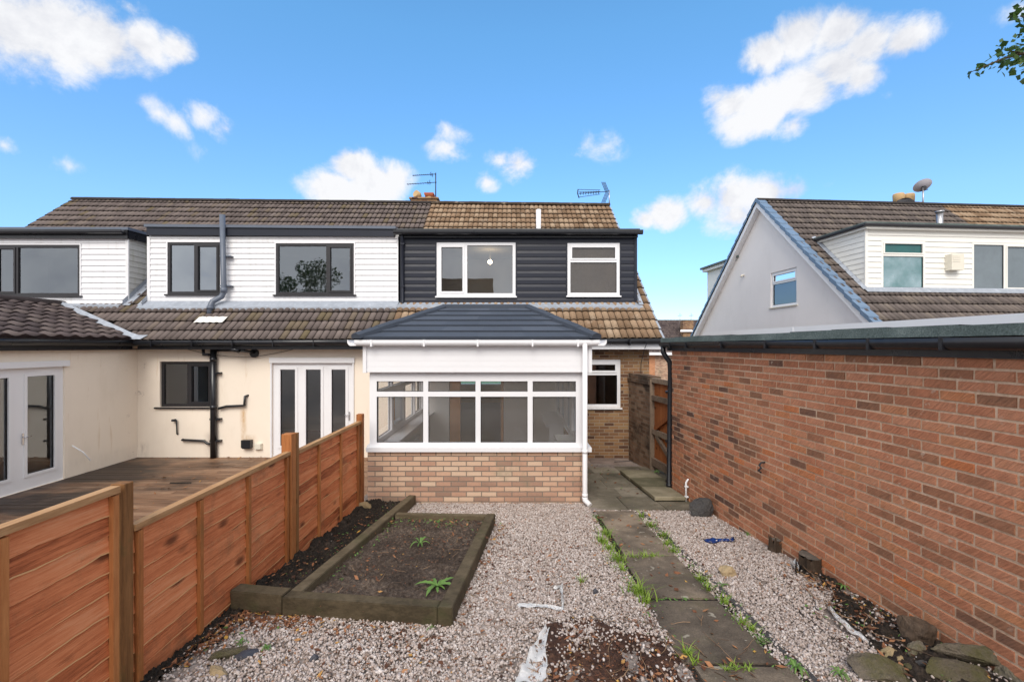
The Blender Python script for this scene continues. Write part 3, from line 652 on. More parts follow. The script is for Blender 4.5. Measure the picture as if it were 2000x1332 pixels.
# central white dormer
w1 = (X(329, DD), X(432, DD), Z(575, DD), Z(474, DD)); w2 = (X(540, DD), X(692, DD), Z(576, DD), Z(476, DD))
zt0, zt1 = Z(459, DD), Z(463, DD)
dC = dormer(LH, X(292, DD), PX - .012, Z(591, DD), zt0, zt1, .136, M['pvc_old'], [w1, w2], False, None, M['pvc_old'], True, False)
wl = X(158, DD); w3 = (-13.35, wl, Z(578, DD), Z(479, DD))
dL = dormer(LH, -14.3, X(250, DD), Z(596, DD), Z(464, DD), Z(464, DD), .136, M['pvc_old'], [w3], False, None, M['cheek'], True, True)
w4 = (X(853, DD), X(1007, DD), Z(579, DD), Z(474, DD)); w5 = (X(1108, DD), X(1210, DD), Z(578, DD), Z(475, DD))
dR = dormer(RH, PX + .012, X(1241, DD), Z(594, DD), Z(463, DD), Z(463, DD), .163, M['anthracite'], [w4, w5], True, None, M['anthracite'], False, True)
def dormer_roof(dm, x0, x1, zf0, zf1, zt0, zt1, fasm, topm, over=.10):
    """fascia board between zf and zt, then a slab of felt roof running back to the main slope"""
    b = BM(); y0 = DD - over
    q = [(x0, zf0), (x1, zf1), (x1, zt1), (x0, zt0)]
    v = [(x, y, z) for y in (y0, y0 + .03) for x, z in q]
    for i in ((0, 1, 2, 3), (7, 6, 5, 4), (0, 4, 5, 1), (1, 5, 6, 2), (2, 6, 7, 3), (3, 7, 4, 0)): flat(b, [v[k] for k in i])
    for xe in (x0, x1):
        flat(b, [(xe, y0, (zf0 if xe == x0 else zf1)), (xe, 13.6, (zf0 if xe == x0 else zf1) + .05), (xe, 13.6, (zt0 if xe == x0 else zt1) + .05), (xe, y0, (zt0 if xe == x0 else zt1))])
    flat(b, [(x0, y0 + .03, zf0 + .004), (x1, y0 + .03, zf1 + .004), (x1, DD + .02, zf1 + .004), (x0, DD + .02, zf0 + .004)])
    obj('fascia', b, fasm, dm)
    b = BM(); e = .07
    v = [(x, y, z + dz + (.06 if y > 12 else 0)) for (dz) in (.003, e) for y in (y0 - .035, 13.75) for x, z in ((x0 - .04, zt0), (x1 + .04, zt1))]
    for i in ((0, 1, 5, 4), (2, 6, 7, 3), (0, 4, 6, 2), (1, 3, 7, 5), (4, 5, 7, 6), (0, 2, 3, 1)): flat(b, [v[k] for k in i])
    obj('flat_roof', b, topm, dm)
d_ = DD - .1
dormer_roof(dC, X(286, d_), X(770, d_), Z(459, d_), Z(462, d_), Z(444, d_), Z(448, d_), M['anthracite'], M['greypipe'])
dormer_roof(dL, -14.5, X(249, d_), Z(465, d_), Z(466, d_), Z(450, d_), Z(450, d_), M['black'], M['greypipe'])
dormer_roof(dR, X(779, d_), X(1246, d_), Z(464, d_), Z(464, d_), Z(453, d_), Z(453, d_), M['black'], M['roofflat'])
b = BM(); prism(b, (-14.5, DD - .15, Z(451, d_)), (X(246, d_), DD - .15, Z(451, d_)), [(x * .8, y * .8) for x, y in GUT]); obj('gutter', b, M['black'], dL)
b = BM(); prism(b, (X(771, d_), DD - .15, Z(452, d_)), (X(1253, d_), DD - .15, Z(452, d_)), [(x * .9, y * .9) for x, y in GUT]); obj('gutter', b, M['black'], dR)
# windows of the dormers
SL = lambda m: (.06, .05, m)
window(LH, front(DD), *w1, [(0, .52, 0, 1, False), (.52, 1, 0, 1, sash)], M['blackframe'], M['glass_dark'], .06, .06, sill=SL(M['blackframe']), trim=(.03, M['pvc']))
window(LH, front(DD), *w2, [(0, .66, 0, 1, False), (.66, 1, 0, 1, sash)], M['blackframe'], M['glass'], .06, .06, sill=SL(M['blackframe']), trim=(.03, M['pvc']))
window(LH, front(DD), *w3, [(0, .22, 0, 1, sash), (.22, .42, 0, 1, sash), (.42, 1, 0, 1, False)], M['blackframe'], M['glass'], .06, .06, sill=SL(M['blackframe']), trim=(.03, M['pvc']))
window(RH, front(DD), *w4, [(0, .37, 0, 1, .045), (.37, 1, 0, 1, False)], M['pvc'], M['glass'], .075, .07, sill=(.03, .05, M['pvc']), trim=(.03, M['anthracite']))
window(RH, front(DD), *w5, [(0, 1, 0, .655, False), (0, 1, .655, 1, .04)], M['pvc'], M['glass_obscure'], .075, .06, sill=(.03, .05, M['pvc']), trim=(.03, M['anthracite']))
# lead aprons under the dormers
def apron(dm, x0, x1, zb, run, steps=40):
    b = BM(); d0 = DD - .03; up = []; lo = []
    for i in range(steps + 1):
        x = x0 + (x1 - x0) * i / steps
        up.append((x, d0, zb + .05)); k = run + random.uniform(-.025, .025)
        dd = d0 - k * .76; lo.append(rp(x, dd, .072 + random.uniform(-.006, .006)))
    for i in range(steps):
        m0 = (Vector(up[i]) * .45 + Vector(lo[i]) * .55); m1 = (Vector(up[i + 1]) * .45 + Vector(lo[i + 1]) * .55)
        m0.z += random.uniform(-.012, .012)
        flat(b, [lo[i], lo[i + 1], up[i + 1], up[i]])
        flat(b, [rp(up[i][0], Vector(lo[i]).y, .0), rp(up[i + 1][0], Vector(lo[i + 1]).y, 0), lo[i + 1], lo[i]])
    obj('lead_apron', b, M['lead'], dm)
apron(dC, X(283, DD), PX, Z(592, DD), .26); apron(dL, -14.3, X(246, DD), Z(597, DD), .16); apron(dR, PX, 3.16, Z(595, DD), .25)
def soaker(dm, x, sgn, w):                            # lead strip beside a cheek
    b = BM(); n = 8
    for i in range(n):
        d0, d1 = DD - .15 + 2.4 * i / n, DD - .15 + 2.4 * (i + 1) / n
        flat(b, [rp(x, d0, .068), rp(x + sgn * w, d0 , .062), rp(x + sgn * w, d1, .058), rp(x, d1, .064)])
        flat(b, [rp(x, d0, .068), rp(x, d1, .064), Vector(rp(x, d1, .064)) + Vector((0, 0, .12)), Vector(rp(x, d0, .068)) + Vector((0, 0, .12))])
    obj('lead_soaker', b, M['lead'], dm)
soaker(dL, X(250, DD) + .03, 1, .16); soaker(dC, X(292, DD) - .03, -1, .13); soaker(dR, X(1241, DD) + .03, 1, .12)
# rooms behind the dormer and ground floor windows
b = BM(); room(b, -8.7, -2.95, DD + .14, 13.9, 3.1, 4.98); obj('room_wall', b, [M['cream_int'], M['carpet']], LH)
b = BM(); room(b, -14.2, -9.7, DD + .14, 13.9, 3.1, 4.98); obj('room_wall', b, [M['cream_int'], M['carpet']], LH)
b = BM(); room(b, -2.6, .75, DD + .14, 14.0, 3.1, 4.98); obj('room_wall', b, [M['cream_int'], M['carpet']], RH)
b = BM(); room(b, .85, 2.9, DD + .14, 13.6, 3.1, 4.98); obj('room_wall', b, [M['cream_int'], M['carpet']], RH)

# ground floor of the rendered house
gw = (X(312, DW), X(414, DW), Z(795, DW), Z(706, DW)); bd = (X(532, DW), X(689, DW), -.27, Z(707, DW))
b = BM(); holes(b, front(DW), -8.68, -2.2, -.7, 2.42, [gw, bd], .16)
obj('wall', b, M['render_cream'], LH)
fx = lambda a, bb, c: Vector((-8.68 - c, a, bb))
ed = (7.22, 8.79, -.27, Z(714, 8.79))
b = BM(); holes(b, fx, 4.0, DW - .001, -.7, 2.40, [ed], .14); flat(b, [(-13.5, 4.0, -.7), (-8.68, 4.0, -.7), (-8.68, 4.0, 2.4), (-11.1, 4, 3.2), (-13.5, 4.0, 2.4)])
ew = obj('extension_wall', b, M['render_cream'], LH)
b = BM(); room(b, -8.4, -2.9, DW + .17, 14.0, -.3, 2.2); obj('room_wall', b, [M['cream_int'], M['carpet']], LH)
b = BM(); flat(b, [(-12.5, 5, -.28), (-8.85, 5, -.28), (-8.85, 10.2, -.28), (-12.5, 10.2, -.28)], mi=1); flat(b, [(-12.5, 5, -.28), (-12.5, 10.2, -.28), (-12.5, 10.2, 2.2), (-12.5, 5, 2.2)])
flat(b, [(-12.5, 10.2, -.28), (-8.85, 10.2, -.28), (-8.85, 10.2, 2.2), (-12.5, 10.2, 2.2)]); flat(b, [(-12.5, 5, 2.2), (-8.85, 5, 2.2), (-8.85, 10.2, 2.2), (-12.5, 10.2, 2.2)])
obj('room_wall', b, [M['cream_int'], M['carpet']], LH)
window(LH, front(DW), *gw, [(0, .52, 0, 1, False), (.52, 1, 0, 1, .05)], M['blackframe'], M['glass'], .06, .06, cf=.05, sill=(.1, .1, M['blackframe']), trim=None)
window(LH, front(DW), *bd, [(0, .345, 0, 1, .06), (.345, .665, 0, 1, .06), (.665, 1, 0, 1, .06)], M['pvc'], M['glass'], .115, .13, cf=.03, name='folding_door', handle=[(.955, .43, -1)], bottom=.2, trim=(.035, M['pvc']))
b = BM(); bx(b, front(DW), bd[0] - .05, bd[1] + .05, bd[3] - .02, bd[3] + .10, -.05, .0); obj('door_head', b, M['pvc'], LH)
window(LH, fx, *ed, [(0, .485, 0, 1, .05), (.485, 1, 0, 1, .05)], M['pvc'], M['glass'], .12, .2, cf=.03, name='french_door', handle=[(.53, .42, 1)], bottom=.22)
b = BM(); bx(b, fx, ed[0], ed[1] + .05, ed[3] - .01, ed[3] + .10, -.06, .0); obj('door_head', b, M['pvc'], LH)
# extension roof: tile rows run along y, slope rises towards -x
b = BM(); tile_roof(b, (EXE, 3.8, 2.44), (EXE, 11.3, 2.44), (EXR, 3.8, zext(EXR)), (EXR, 11.3, zext(EXR)), .30, .31, .05, .035,
                    lambda c: zroof(c.x, c.y) > c.z + .01 and c.y > 9.9, 6, 1, 1.2)
er = obj('roof', b, M['tile_ext'], LH, 'dark rolled tiles of the low extension roof', recalc=False)
b = BM(); flat(b, [(EXR, 3.8, zext(EXR)), (EXR, 11.3, zext(EXR)), (-13.7, 11.3, zext(-13.7)), (-13.7, 3.8, zext(-13.7))]); obj('rear_slope', b, M['tile_ext'], er)
b = BM(); prism(b, (EXR, 3.8, zext(EXR) - .02), (EXR, 11.25, zext(EXR) - .02), [(.14 * cos(t * pi / 6), .12 * sin(t * pi / 6) + .02) for t in range(7)], True); obj('ridge_tile', b, M['tile_ext'], er)
b = BM(); N = 14                                       # lead valley where the two roofs meet
for i in range(N):
    xs = [EXE + .25 + (EXR - EXE - .3) * k / N for k in (i, i + 1)]; ps = []
    for x in xs:
        d = DE + (max(zext(min(x, EXE)), 2.44) - ZE(x)) / (ZR(x) - ZE(x)) * (DR - DE); ps.append((x, d))
    (xa, da), (xb, db) = ps
    flat(b, [rp(xa - .03, da - .05, .075), rp(xb - .03, db - .05, .075), rp(xb + .07, db + .05, .085), rp(xa + .07, da + .05, .085)])
obj('valley', b, M['lead'], er)
# gutters, fascias and soffits
def eaves(house, x0, x1, fm, gm):
    b = BM(); wbox(b, x0, x1, 10.16, 10.19, 2.23, 2.42); wbox(b, x0, x1, 10.191, DW - .001, 2.225, 2.245); obj('fascia', b, fm, house)
    b = BM(); prism(b, (x0, 10.155, ZE(x0) + .02), (x1, 10.155, ZE(x1) + .02), GUT, True)
    brackets(b, [(x0 + .4 + k * .9, 10.155, ZE(x0) + .02) for k in range(int((x1 - x0) / .9))]); obj('gutter', b, gm, house)
eaves(LH, -8.4, -2.3, M['black'], M['black']); eaves(RH, -2.28, 3.38, M['pvc'], M['black'])
b = BM(); wbox(b, -8.56, -8.53, 3.8, 10.18, 2.22, 2.43); wbox(b, -8.679, -8.561, 3.8, 10.4, 2.22, 2.24); obj('fascia', b, M['black'], LH)
b = BM(); prism(b, (-8.53, 3.8, 2.42), (-8.53, 10.2, 2.42), GUT, True); obj('gutter', b, M['black'], LH)
# pipes, lamp, vents and cable on the cream wall
yw = DW - .075
b = BM(); xp = X(421, DW)
tube(b, [(xp, yw, -.27), (xp, yw, 2.24)], .066, 14)
for z in (1.68, .62, .12): wbox(b, xp - .08, xp + .16, yw - .02, DW, z - .02, z + .02)
for z0 in (1.95, .85): tube(b, [(xp, yw, z0), (xp, yw, z0 + .09)], .075, 14)
obj('soil_pipe', b, M['black'], LH)
b = BM(); tube(b, [(X(430, DW), yw + .02, Z(797, DW)), (X(445, DW), yw + .02, Z(793, DW)), (X(468, DW), yw + .02, Z(792, DW)), (X(480, DW), yw + .02, Z(791, DW)), (X(481, DW), yw + .02, Z(774, DW)), (X(485, DW), DW + .02, Z(772, DW))], .028, 8); obj('waste_pipe', b, M['black'], LH)
b = BM(); tube(b, [(X(357, DW), DW + .02, Z(858, DW)), (X(360, DW), yw + .02, Z(858, DW)), (X(402, DW), yw + .02, Z(860, DW)), (X(408, DW), yw + .02, Z(865, DW)), (X(418, DW), yw + .02, Z(866, DW))], .028, 8); obj('waste_pipe', b, M['black'], LH)
b = BM(); tube(b, [(X(404, DW), yw - .05, Z(682, DW)), (X(405, DW), yw - .05, Z(692, DW)), (X(416, DW), yw - .02, Z(693, DW))], .033, 8); tube(b, [(X(424, DW), yw, Z(684, DW)), (X(482, DW), yw, Z(684, DW))], .03, 8); obj('waste_pipe', b, M['black'], LH)
b = BM(); tube(b, [(X(343, DW), DW + .01, Z(819, DW)), (X(343, DW), DW - .06, Z(819, DW)), (X(348, DW), DW - .05, Z(820, DW)), (X(348, DW), DW - .04, Z(846, DW)), (X(347, DW), DW, Z(848, DW))], .016, 7); wbox(b, X(340, DW), X(346, DW), DW - .09, DW - .04, Z(822, DW), Z(818, DW)); obj('garden_tap', b, M['darkmetal'], LH)
b = BM(); x0, x1, z0, z1 = X(476, DW), X(494, DW), Z(873, DW), Z(858, DW)
bx(b, front(DW), x0, x1, z0, z1, -.11, 0); bx(b, front(DW), x0 + .02, x1 - .02, z0 - .02, z0 - .001, -.1, 0); obj('vent_box', b, M['black'], LH)
b = BM(); bx(b, front(DW), X(500, DW), X(513, DW), Z(877, DW), Z(865, DW), -.05, 0); bx(b, front(DW), X(501, DW), X(512, DW), Z(876, DW), Z(866, DW), -.07, -.051); obj('vent_cover', b, M['ventwhite'], LH)
b = BM(); xl, zl = X(498, DW), Z(690, DW)
tube(b, [(xl, DW, zl), (xl, DW - .05, zl)], .10, 14); tube(b, [(xl, DW - .05, zl + .02), (xl - .05, DW - .25, zl + .05), (xl - .22, DW - .30, zl + .07)], .03, 8); tube(b, [(xl - .18, DW - .3, zl + .06), (xl - .33, DW - .34, zl + .10)], .055, 10); obj('flood_lamp', b, M['black'], LH)
b = BM(); tube(b, [(X(360, DW), DW - .03, Z(680, DW)), (X(400, DW), DW - .05, Z(690, DW)), (X(450, DW), DW - .08, Z(696, DW)), (X(500, DW), DW - .08, Z(697, DW)), (X(550, DW), DW - .05, Z(688, DW)), (X(592, DW), DW - .03, Z(678, DW))], .006, 5); obj('cable', b, M['black'], LH)
b = BM(); tube(b, [(-8.64, 8.9, .35), (-8.52, 9.0, .2), (-8.42, 9.05, .02)], .012, 6); obj('cable', b, M['pvc'], LH, 'loose white cable by the french door')
# grey boiler pipe in front of the central dormer, with its patch of pale flashing
d = DD - .16
b = BM(); xq = X(435, d)
tube(b, [(xq - .01, d, Z(420, d)), (xq + .03, d, Z(570, d)), (xq - .02, d - .02, Z(580, d)), (xq - .17, d - .12, Z(590, d)), (xq - .19, d - .16, Z(598, d)), (xq - .19, d - .2, Z(616, d))], .062, 14)
for z in (Z(500, d), Z(558, d)): wbox(b, xq - .08, xq + .18, d, DD - .02, z - .012, z + .012)
tube(b, [(xq + .03, d, Z(572, d)), (xq + .03, d, Z(562, d))], .074, 14); tube(b, [(xq - .19, d - .17, Z(600, d)), (xq - .19, d - .185, Z(606, d))], .074, 14)
obj('boiler_pipe', b, M['greypipe'], LH)
b = BM(); n = 16; xa, xb = X(385, 10.6), X(442, 10.6)
for i in range(n):
    p, q = xa + (xb - xa) * i / n, xa + (xb - xa) * (i + 1) / n; h0, h1 = .074 + .02 * (.5 - .5 * cos(2 * pi * p / .15)), .074 + .02 * (.5 - .5 * cos(2 * pi * q / .15))
    flat(b, [rp(p, 10.52, h0), rp(q, 10.52, h1), rp(q + .03, 10.68, h1), rp(p + .03, 10.68, h0)])
obj('roof_patch', b, M['pvc_cream'], LH)
# right house: ground floor wall with kitchen window
kw = (1.32, X(1212, DW), Z(796, DW), Z(702, DW)); cw = (-1.45, -.19, -.3, 2.05)
b = BM(); holes(b, front(DW), -2.0, 3.18, -.7, 2.44, [kw, cw], .16); obj('wall', b, M['brick_brown'], RH)
window(RH, front(DW), *kw, [(0, 1, 0, .70, False), (0, 1, .70, 1, .045)], M['pvc'], M['glass'], .075, .06, cf=.02, sill=(.03, .07, M['pvc']))
b = BM(); room(b, .9, 3.1, DW + .17, 13.5, -.3, 2.2); obj('room_wall', b, [M['orangewood'], M['carpet']], RH)
b = BM(); room(b, -3.0, .8, DW + .17, 20.95, -.3, 2.2, (-2.6, -.4, .55, 1.75)); wbox(b, -2.7, -.3, 20.8, 20.93, .48, .545); obj('room_wall', b, [M['orangewood'], M['carpet']], RH)
b = BM(); wbox(b, -1.44, -1.2, DW - .02, DW + .15, -.25, 2.05); wbox(b, -.26, -.2, DW - .02, DW + .15, -.25, 2.05); obj('door_casing', b, M['orangewood'], RH)
b = BM(); tube(b, [(-2.69, DD - .13, Z(455, DD)), (-2.69, DD - .13, Z(470, DD)), (-2.69, DD - .06, Z(476, DD)), (-2.69, DD - .06, Z(592, DD)), (-2.69, DD - .1, Z(598, DD))], .034, 10)
for z in (Z(478, DD), Z(560, DD)): wbox(b, -2.74, -2.64, DD - .1, DD - .024, z - .02, z + .02)
obj('downpipe', b, M['anthracite'], RH)
b = BM(); xv = X(1052, 13.9); tube(b, [(xv, 13.95, 5.2), (xv, 13.95, Z(410, 13.95))], .075, 14); tube(b, [(xv, 13.95, 5.5), (xv, 13.95, 5.64)], .088, 14); obj('vent_pipe', b, M['pvc'], RH)
b = BM(); tube(b, [(X(1262, 10.1), 10.02, 2.4), (X(1258, 10.2), 10.2, 2.2), (X(1252, 10.4), 10.4, 1.9), (X(1251, 10.46), 10.47, .9), (X(1252, 10.4), 10.44, .0), (X(1240, 10.3), 10.25, -.28), (X(1200, 10), 10.0, -.25)], .007, 5); obj('cable', b, M['black'], RH)
# lit bulb hanging in the bedroom of the dark dormer
LP = thing('pendant_lamp', 'lit pendant bulb hanging behind the wide white window of the dark dormer', 'lamp', (X(957, 12.6), 12.6, 4.97))
b = BM(); tube(b, [(X(957, 12.6), 12.6, 4.97), (X(957, 12.6), 12.6, Z(507, 12.6))], .006, 6); obj('flex', b, M['pvc'], LP)
b = BM(); bmesh.ops.create_uvsphere(b, u_segments=24, v_segments=16, radius=.06, matrix=Matrix.Translation((X(957, 12.6), 12.6, Z(512, 12.6)))); obj('bulb', b, M['bulb'], LP, smooth=True)

# chimney behind the ridge, aerials
yc = 16.6
CH = thing('chimney', 'squat chimney top with two clay pots behind the terrace ridge', 'chimney', (X(830, yc), yc, 6.4))
b = BM(); wbox(b, X(806, yc), X(856, yc), yc - .3, yc + .3, 5.6, Z(394, yc)); wbox(b, X(803, yc), X(859, yc), yc - .35, yc + .35, Z(394, yc) + .001, Z(391, yc)); obj('stack', b, M['brick_brown'], CH)
b = BM(); xc, zc = X(818, yc), Z(391, yc)
tube(b, [(xc, yc, zc), (xc, yc, zc + .10)], [.15, .12], 14); tube(b, [(xc, yc, zc + .1), (xc - .02, yc - .06, zc + .16), (xc - .09, yc - .16, zc + .19)], [.11, .13, .13], 14); obj('chimney_pot', b, M['buffpot'], CH, 'hooded buff clay pot')
b = BM(); xc = X(839, yc)
tube(b, [(xc, yc, zc), (xc, yc, zc + .11)], [.16, .13], 14); obj('chimney_pot', b, M['buffpot'], CH, 'clay pot under a red square cap')
b = BM(); wbox(b, xc - .15, xc + .15, yc - .15, yc + .15, zc + .111, zc + .16); wbox(b, xc - .17, xc + .17, yc - .17, yc + .17, zc + .161, zc + .22); obj('pot_cap', b, M['terracotta'], CH)
def aerial(name, label, d, mast, booms, els, extra=None):
    a = thing(name, label, 'aerial', (X(mast[0], d), d, Z(mast[2], d)))
    b = BM(); tube(b, [(X(mast[0], d), d, Z(mast[2], d)), (X(mast[0], d), d, Z(mast[1], d))], .019, 8); obj('mast', b, M['darkmetal'] if not extra else M['metal'], a)
    b = BM()
    for (xa, ya, xb, yb) in booms: tube(b, [(X(xa, d), d - .03, Z(ya, d)), (X(xb, d), d - .03, Z(yb, d))], .012, 6)
    obj('boom', b, M['darkmetal'], a)
    b = BM()
    for (xa, ya, h, v) in els:
        p = Vector((X(xa, d), d - .03, Z(ya, d)))
        if v: tube(b, [p - Vector((0, 0, h)), p + Vector((0, 0, h))], .009, 5)
        tube(b, [p - Vector((0, h * 1.5, 0)), p + Vector((0, h * 1.5, 0))], .006, 5)
    if extra: extra(b, d)
    obj('element', b, M['darkmetal'], a)
aerial('aerial', 'two-boom television aerial on a mast beside the clay chimney pots', 16.55, (851, 338, 393), [(806, 344, 852, 341), (795, 361, 853, 357)],
       [(x, 344 - (x - 806) * .06, .05, False) for x in range(808, 846, 4)] + [(x, 361 - (x - 795) * .06, .05, False) for x in range(797, 838, 5)] + [(842, 341, .08, True), (845, 343, .07, True), (836, 358, .06, True), (840, 357, .09, True)])
def vee(b, d):
    for t in (-1, 1):
        for k in range(4):
            p = Vector((X(1183, d), d, Z(376, d))); q = Vector((X(1175, d), d, Z(376 - 20 * t, d)))
            off = Vector((X(1000 + k * 2.2, d), 0, 0)); tube(b, [p + off, q + off], .011, 5)
    for (ya, yb) in ((371, 372), (376, 375), (386, 380)): tube(b, [(X(1130, d), d - .02, Z(ya, d)), (X(1172, d), d - .02, Z(yb, d))], .010, 5)
    for ys in ((370, 387),): tube(b, [(X(1129, d), d, Z(ys[0], d)), (X(1128, d), d, Z(378, d)), (X(1131, d), d, Z(ys[1], d))], .018, 6)
aerial('aerial', 'wideband television aerial with a corner reflector on the right gable end of the terrace', 15.75, (1190, 372, 404), [(1130, 379, 1186, 375)],
       [(x, 379 - (x - 1130) * .06, .06, True) for x in range(1134, 1174, 5)], vee)
# ------------------------------------------------------------------ conservatory
DC = 6.70; CL, CR = X(718, DC), 1.10
CT = thing('conservatory', 'white conservatory on a buff brick base with blue grey tiled hipped roof', 'conservatory', (-.5, DC, 0))
zs = .745
b = BM(); wbox(b, CL, CR, DC, DC + .1, -.25, zs); wbox(b, CL, CL + .1, DC + .101, DW - .02, -.7, zs); wbox(b, CR - .1, CR, DC + .101, DW - .02, -.7, zs); obj('brick_base', b, M['brick_buff'], CT)
b = BM(); wbox(b, CL - .01, CR + .07, DC - .05, DC + .12, zs + .001, zs + .065); wbox(b, CR - .1, CR + .07, DC + .121, DW - .02, zs + .001, zs + .065); wbox(b, CL - .05, CL + .1, DC + .121, DW - .02, zs + .001, zs + .065)
obj('sill', b, M['pvc'], CT)
f0 = front(DC + .02); L0, R0_ = X(721, DC), X(1139, DC); B0, T0 = zs + .066, Z(731, DC); WW = R0_ - L0
cols = [0, (831 - 721) / 418, (933.5 - 721) / 418, (1035.5 - 721) / 418, 1]; tr = (Z(770, DC) - B0) / (T0 - B0)
cells = [(cols[i], cols[i + 1], *v, False) for i in range(4) for v in ((0, tr), (tr, 1))]
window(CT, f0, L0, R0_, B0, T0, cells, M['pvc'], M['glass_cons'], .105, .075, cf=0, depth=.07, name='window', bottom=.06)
fl = lambda a, bb, c: Vector((CL + .03 + c, a, bb)); frr = lambda a, bb, c: Vector((R0_ + .02 - c, a, bb))
side = [(i / 4, (i + 1) / 4, *v, (i == 1 and v[0] == 0)) for i in range(4) for v in ((0, .72), (.72, 1))]
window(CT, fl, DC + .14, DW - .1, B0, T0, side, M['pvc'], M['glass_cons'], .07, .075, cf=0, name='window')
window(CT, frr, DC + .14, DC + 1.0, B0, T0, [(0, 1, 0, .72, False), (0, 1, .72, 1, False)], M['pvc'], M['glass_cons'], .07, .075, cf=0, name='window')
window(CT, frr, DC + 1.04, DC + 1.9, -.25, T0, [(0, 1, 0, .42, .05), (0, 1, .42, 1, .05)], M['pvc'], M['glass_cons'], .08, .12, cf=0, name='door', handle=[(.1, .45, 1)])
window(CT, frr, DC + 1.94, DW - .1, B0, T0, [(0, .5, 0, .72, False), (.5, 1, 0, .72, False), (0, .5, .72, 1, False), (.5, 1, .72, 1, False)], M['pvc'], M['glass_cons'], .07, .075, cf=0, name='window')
b = BM(); wbox(b, L0 + .08, L0 + .34, DC + .16, DW - .12, zs + .02, zs + .06); obj('window_board', b, M['pvc'], CT)
b = BM(); wbox(b, R0_ - .34, R0_ - .05, DC + .16, DC + .98, zs + .0, zs + .06); wbox(b, R0_ - .40, R0_ - .05, DC + 2.0, DW - .12, zs + .0, zs + .06); wbox(b, R0_ - .34, R0_ - .06, DC + 2.0, DC + 2.04, -.24, zs - .001); obj('window_board', b, M['pvc'], CT)
b = BM(); holes(b, front(DW - .06), CL + .1, R0_, -.26, 2.2, [(cw[0], cw[1], -.25, 2.05)], .06); flat(b, [(CL + .1, DC + .12, 2.12), (R0_, DC + .12, 2.12), (R0_, DW - .05, 2.12), (CL + .1, DW - .05, 2.12)])
wbox(b, CL + .101, CL + .14, DC + .13, DW - .07, -.24, zs + .015); wbox(b, R0_ - .06, R0_ - .02, DC + .13, DC + 1.0, -.24, zs - .01); obj('interior_wall', b, M['cream_int'], CT)
b = BM(); wbox(b, CL + .1, R0_, DC + .1, DW - .02, -.3, -.25); obj('floor', b, M['carpet'], CT)
b = BM()
for k in range(22): wbox(b, CL + .22, CL + .28, 7.8 + k * .06, 7.84 + k * .06, -.1, .5)
wbox(b, CL + .20, CL + .30, 7.77, 9.13, .501, .53); obj('radiator', b, M['pvc'], CT)
# boarded fascia below the roof
df = DC - .08; xa, xb = X(709, df), X(1156, df); zb, zt = Z(727, df), Z(671, df)
b = BM(); shiplap(b, front(df + .02), xa + .05, xb - .04, zb, zt, (zt - zb) / 5, (), False, .008)
for xs, sg in ((xa, 1), (xb, -1)):
    wbox(b, min(xs, xs + sg * .05), max(xs, xs + sg * .05), df - .012, df + .04, zb - .008, zt)
wbox(b, xa + .05, xb - .05, df + .021, DC + .1, zb, zb + .02); wbox(b, xa + .002, xa + .03, df + .041, DW - .02, zb, zt); wbox(b, xb - .03, xb - .002, df + .041, DW - .02, zb, zt)
wbox(b, xa + .031, xb - .031, df + .03, df + .05, zb + .021, zt + .06)
wbox(b, L0, R0_, DC + .022, DC + .088, T0 + .002, zb + .10); wbox(b, CL + .032, CL + .095, DC + .1, DW - .1, T0 + .002, zb + .10); wbox(b, R0_ - .05, R0_ + .018, DC + .1, DW - .1, T0 + .002, zb + .10)
obj('fascia', b, M['pvc'], CT)
# hipped roof with stepped granular tiles
de = 6.51; EL, ER, zE = X(695, de), X(1165, de), Z(661.5, de); dt = 8.30; TL, TR_, zT = X(868, dt), X(1031, dt), Z(601, dt)
def cr(s): return EL + (TL - EL) * s, ER + (TR_ - ER) * s, de + (dt - de) * s, zE + (zT - zE) * s
b = BM(); rows = 6
for k in range(rows):
    l0, r0, y0, z0 = cr(k / rows); l1, r1, y1, z1 = cr(min(1, (k + 1) / rows + .01)); step = .030
    nx = 5; sh = random.uniform(.2, .8)
    cuts = [0] + sorted((i + sh) / nx for i in range(nx)) + [1]
    for c0, c1 in zip(cuts, cuts[1:]):
        rv = random.random(); A = Vector((l0 + (r0 - l0) * c0, y0, z0 + step)); B = Vector((l0 + (r0 - l0) * c1, y0, z0 + step))
        Cc = Vector((l1 + (r1 - l1) * c1, y1, z1 + .002)); D = Vector((l1 + (r1 - l1) * c0, y1, z1 + .002))
        A.z += random.uniform(-.002, .002)
        flat(b, [A, B, Cc, D], rv); flat(b, [A - Vector((0, -.012, step + .01)), B - Vector((0, -.012, step + .01)), B, A], 0.0)
for sgn, e, t in ((-1, EL, TL), (1, ER, TR_)):
    for k in range(rows):
        s0, s1 = k / rows, (k + 1) / rows; q = lambda s, o: (e + (t - e) * s, zE + (zT - zE) * s + o)
        (x0, z0), (x1, z1) = q(s0, .02), q(s1, .002)
        flat(b, [(x0, de + (dt - de) * s0, z0), (x1, de + (dt - de) * s1, z1), (x1, 10.9, z1), (x0, 10.9, z0)]); flat(b, [(x0, de + (dt - de) * s0, z0 - .03), (x0, de + (dt - de) * s0, z0), (x0, 10.9, z0), (x0, 10.9, z0 - .03)], 0.)
flat(b, [(TL, dt, zT), (TR_, dt, zT), (TR_, 11.0, zT), (TL, 11.0, zT)])
cro = obj('roof', b, M['tile_slate'], CT)
b = BM(); cap = [(-.085, -.02), (-.075, .035), (-.02, .062), (.02, .062), (.075, .035), (.085, -.02)]
for e, t in ((EL, TL), (ER, TR_)):
    p, q = Vector((e, de - .02, zE + .02)), Vector((t, dt, zT + .0)); n = 5
    for i in range(n): prism(b, p.lerp(q, i / n), p.lerp(q, (i + 1) / n + .008), [(x, y + .006 * (i % 2)) for x, y in cap])
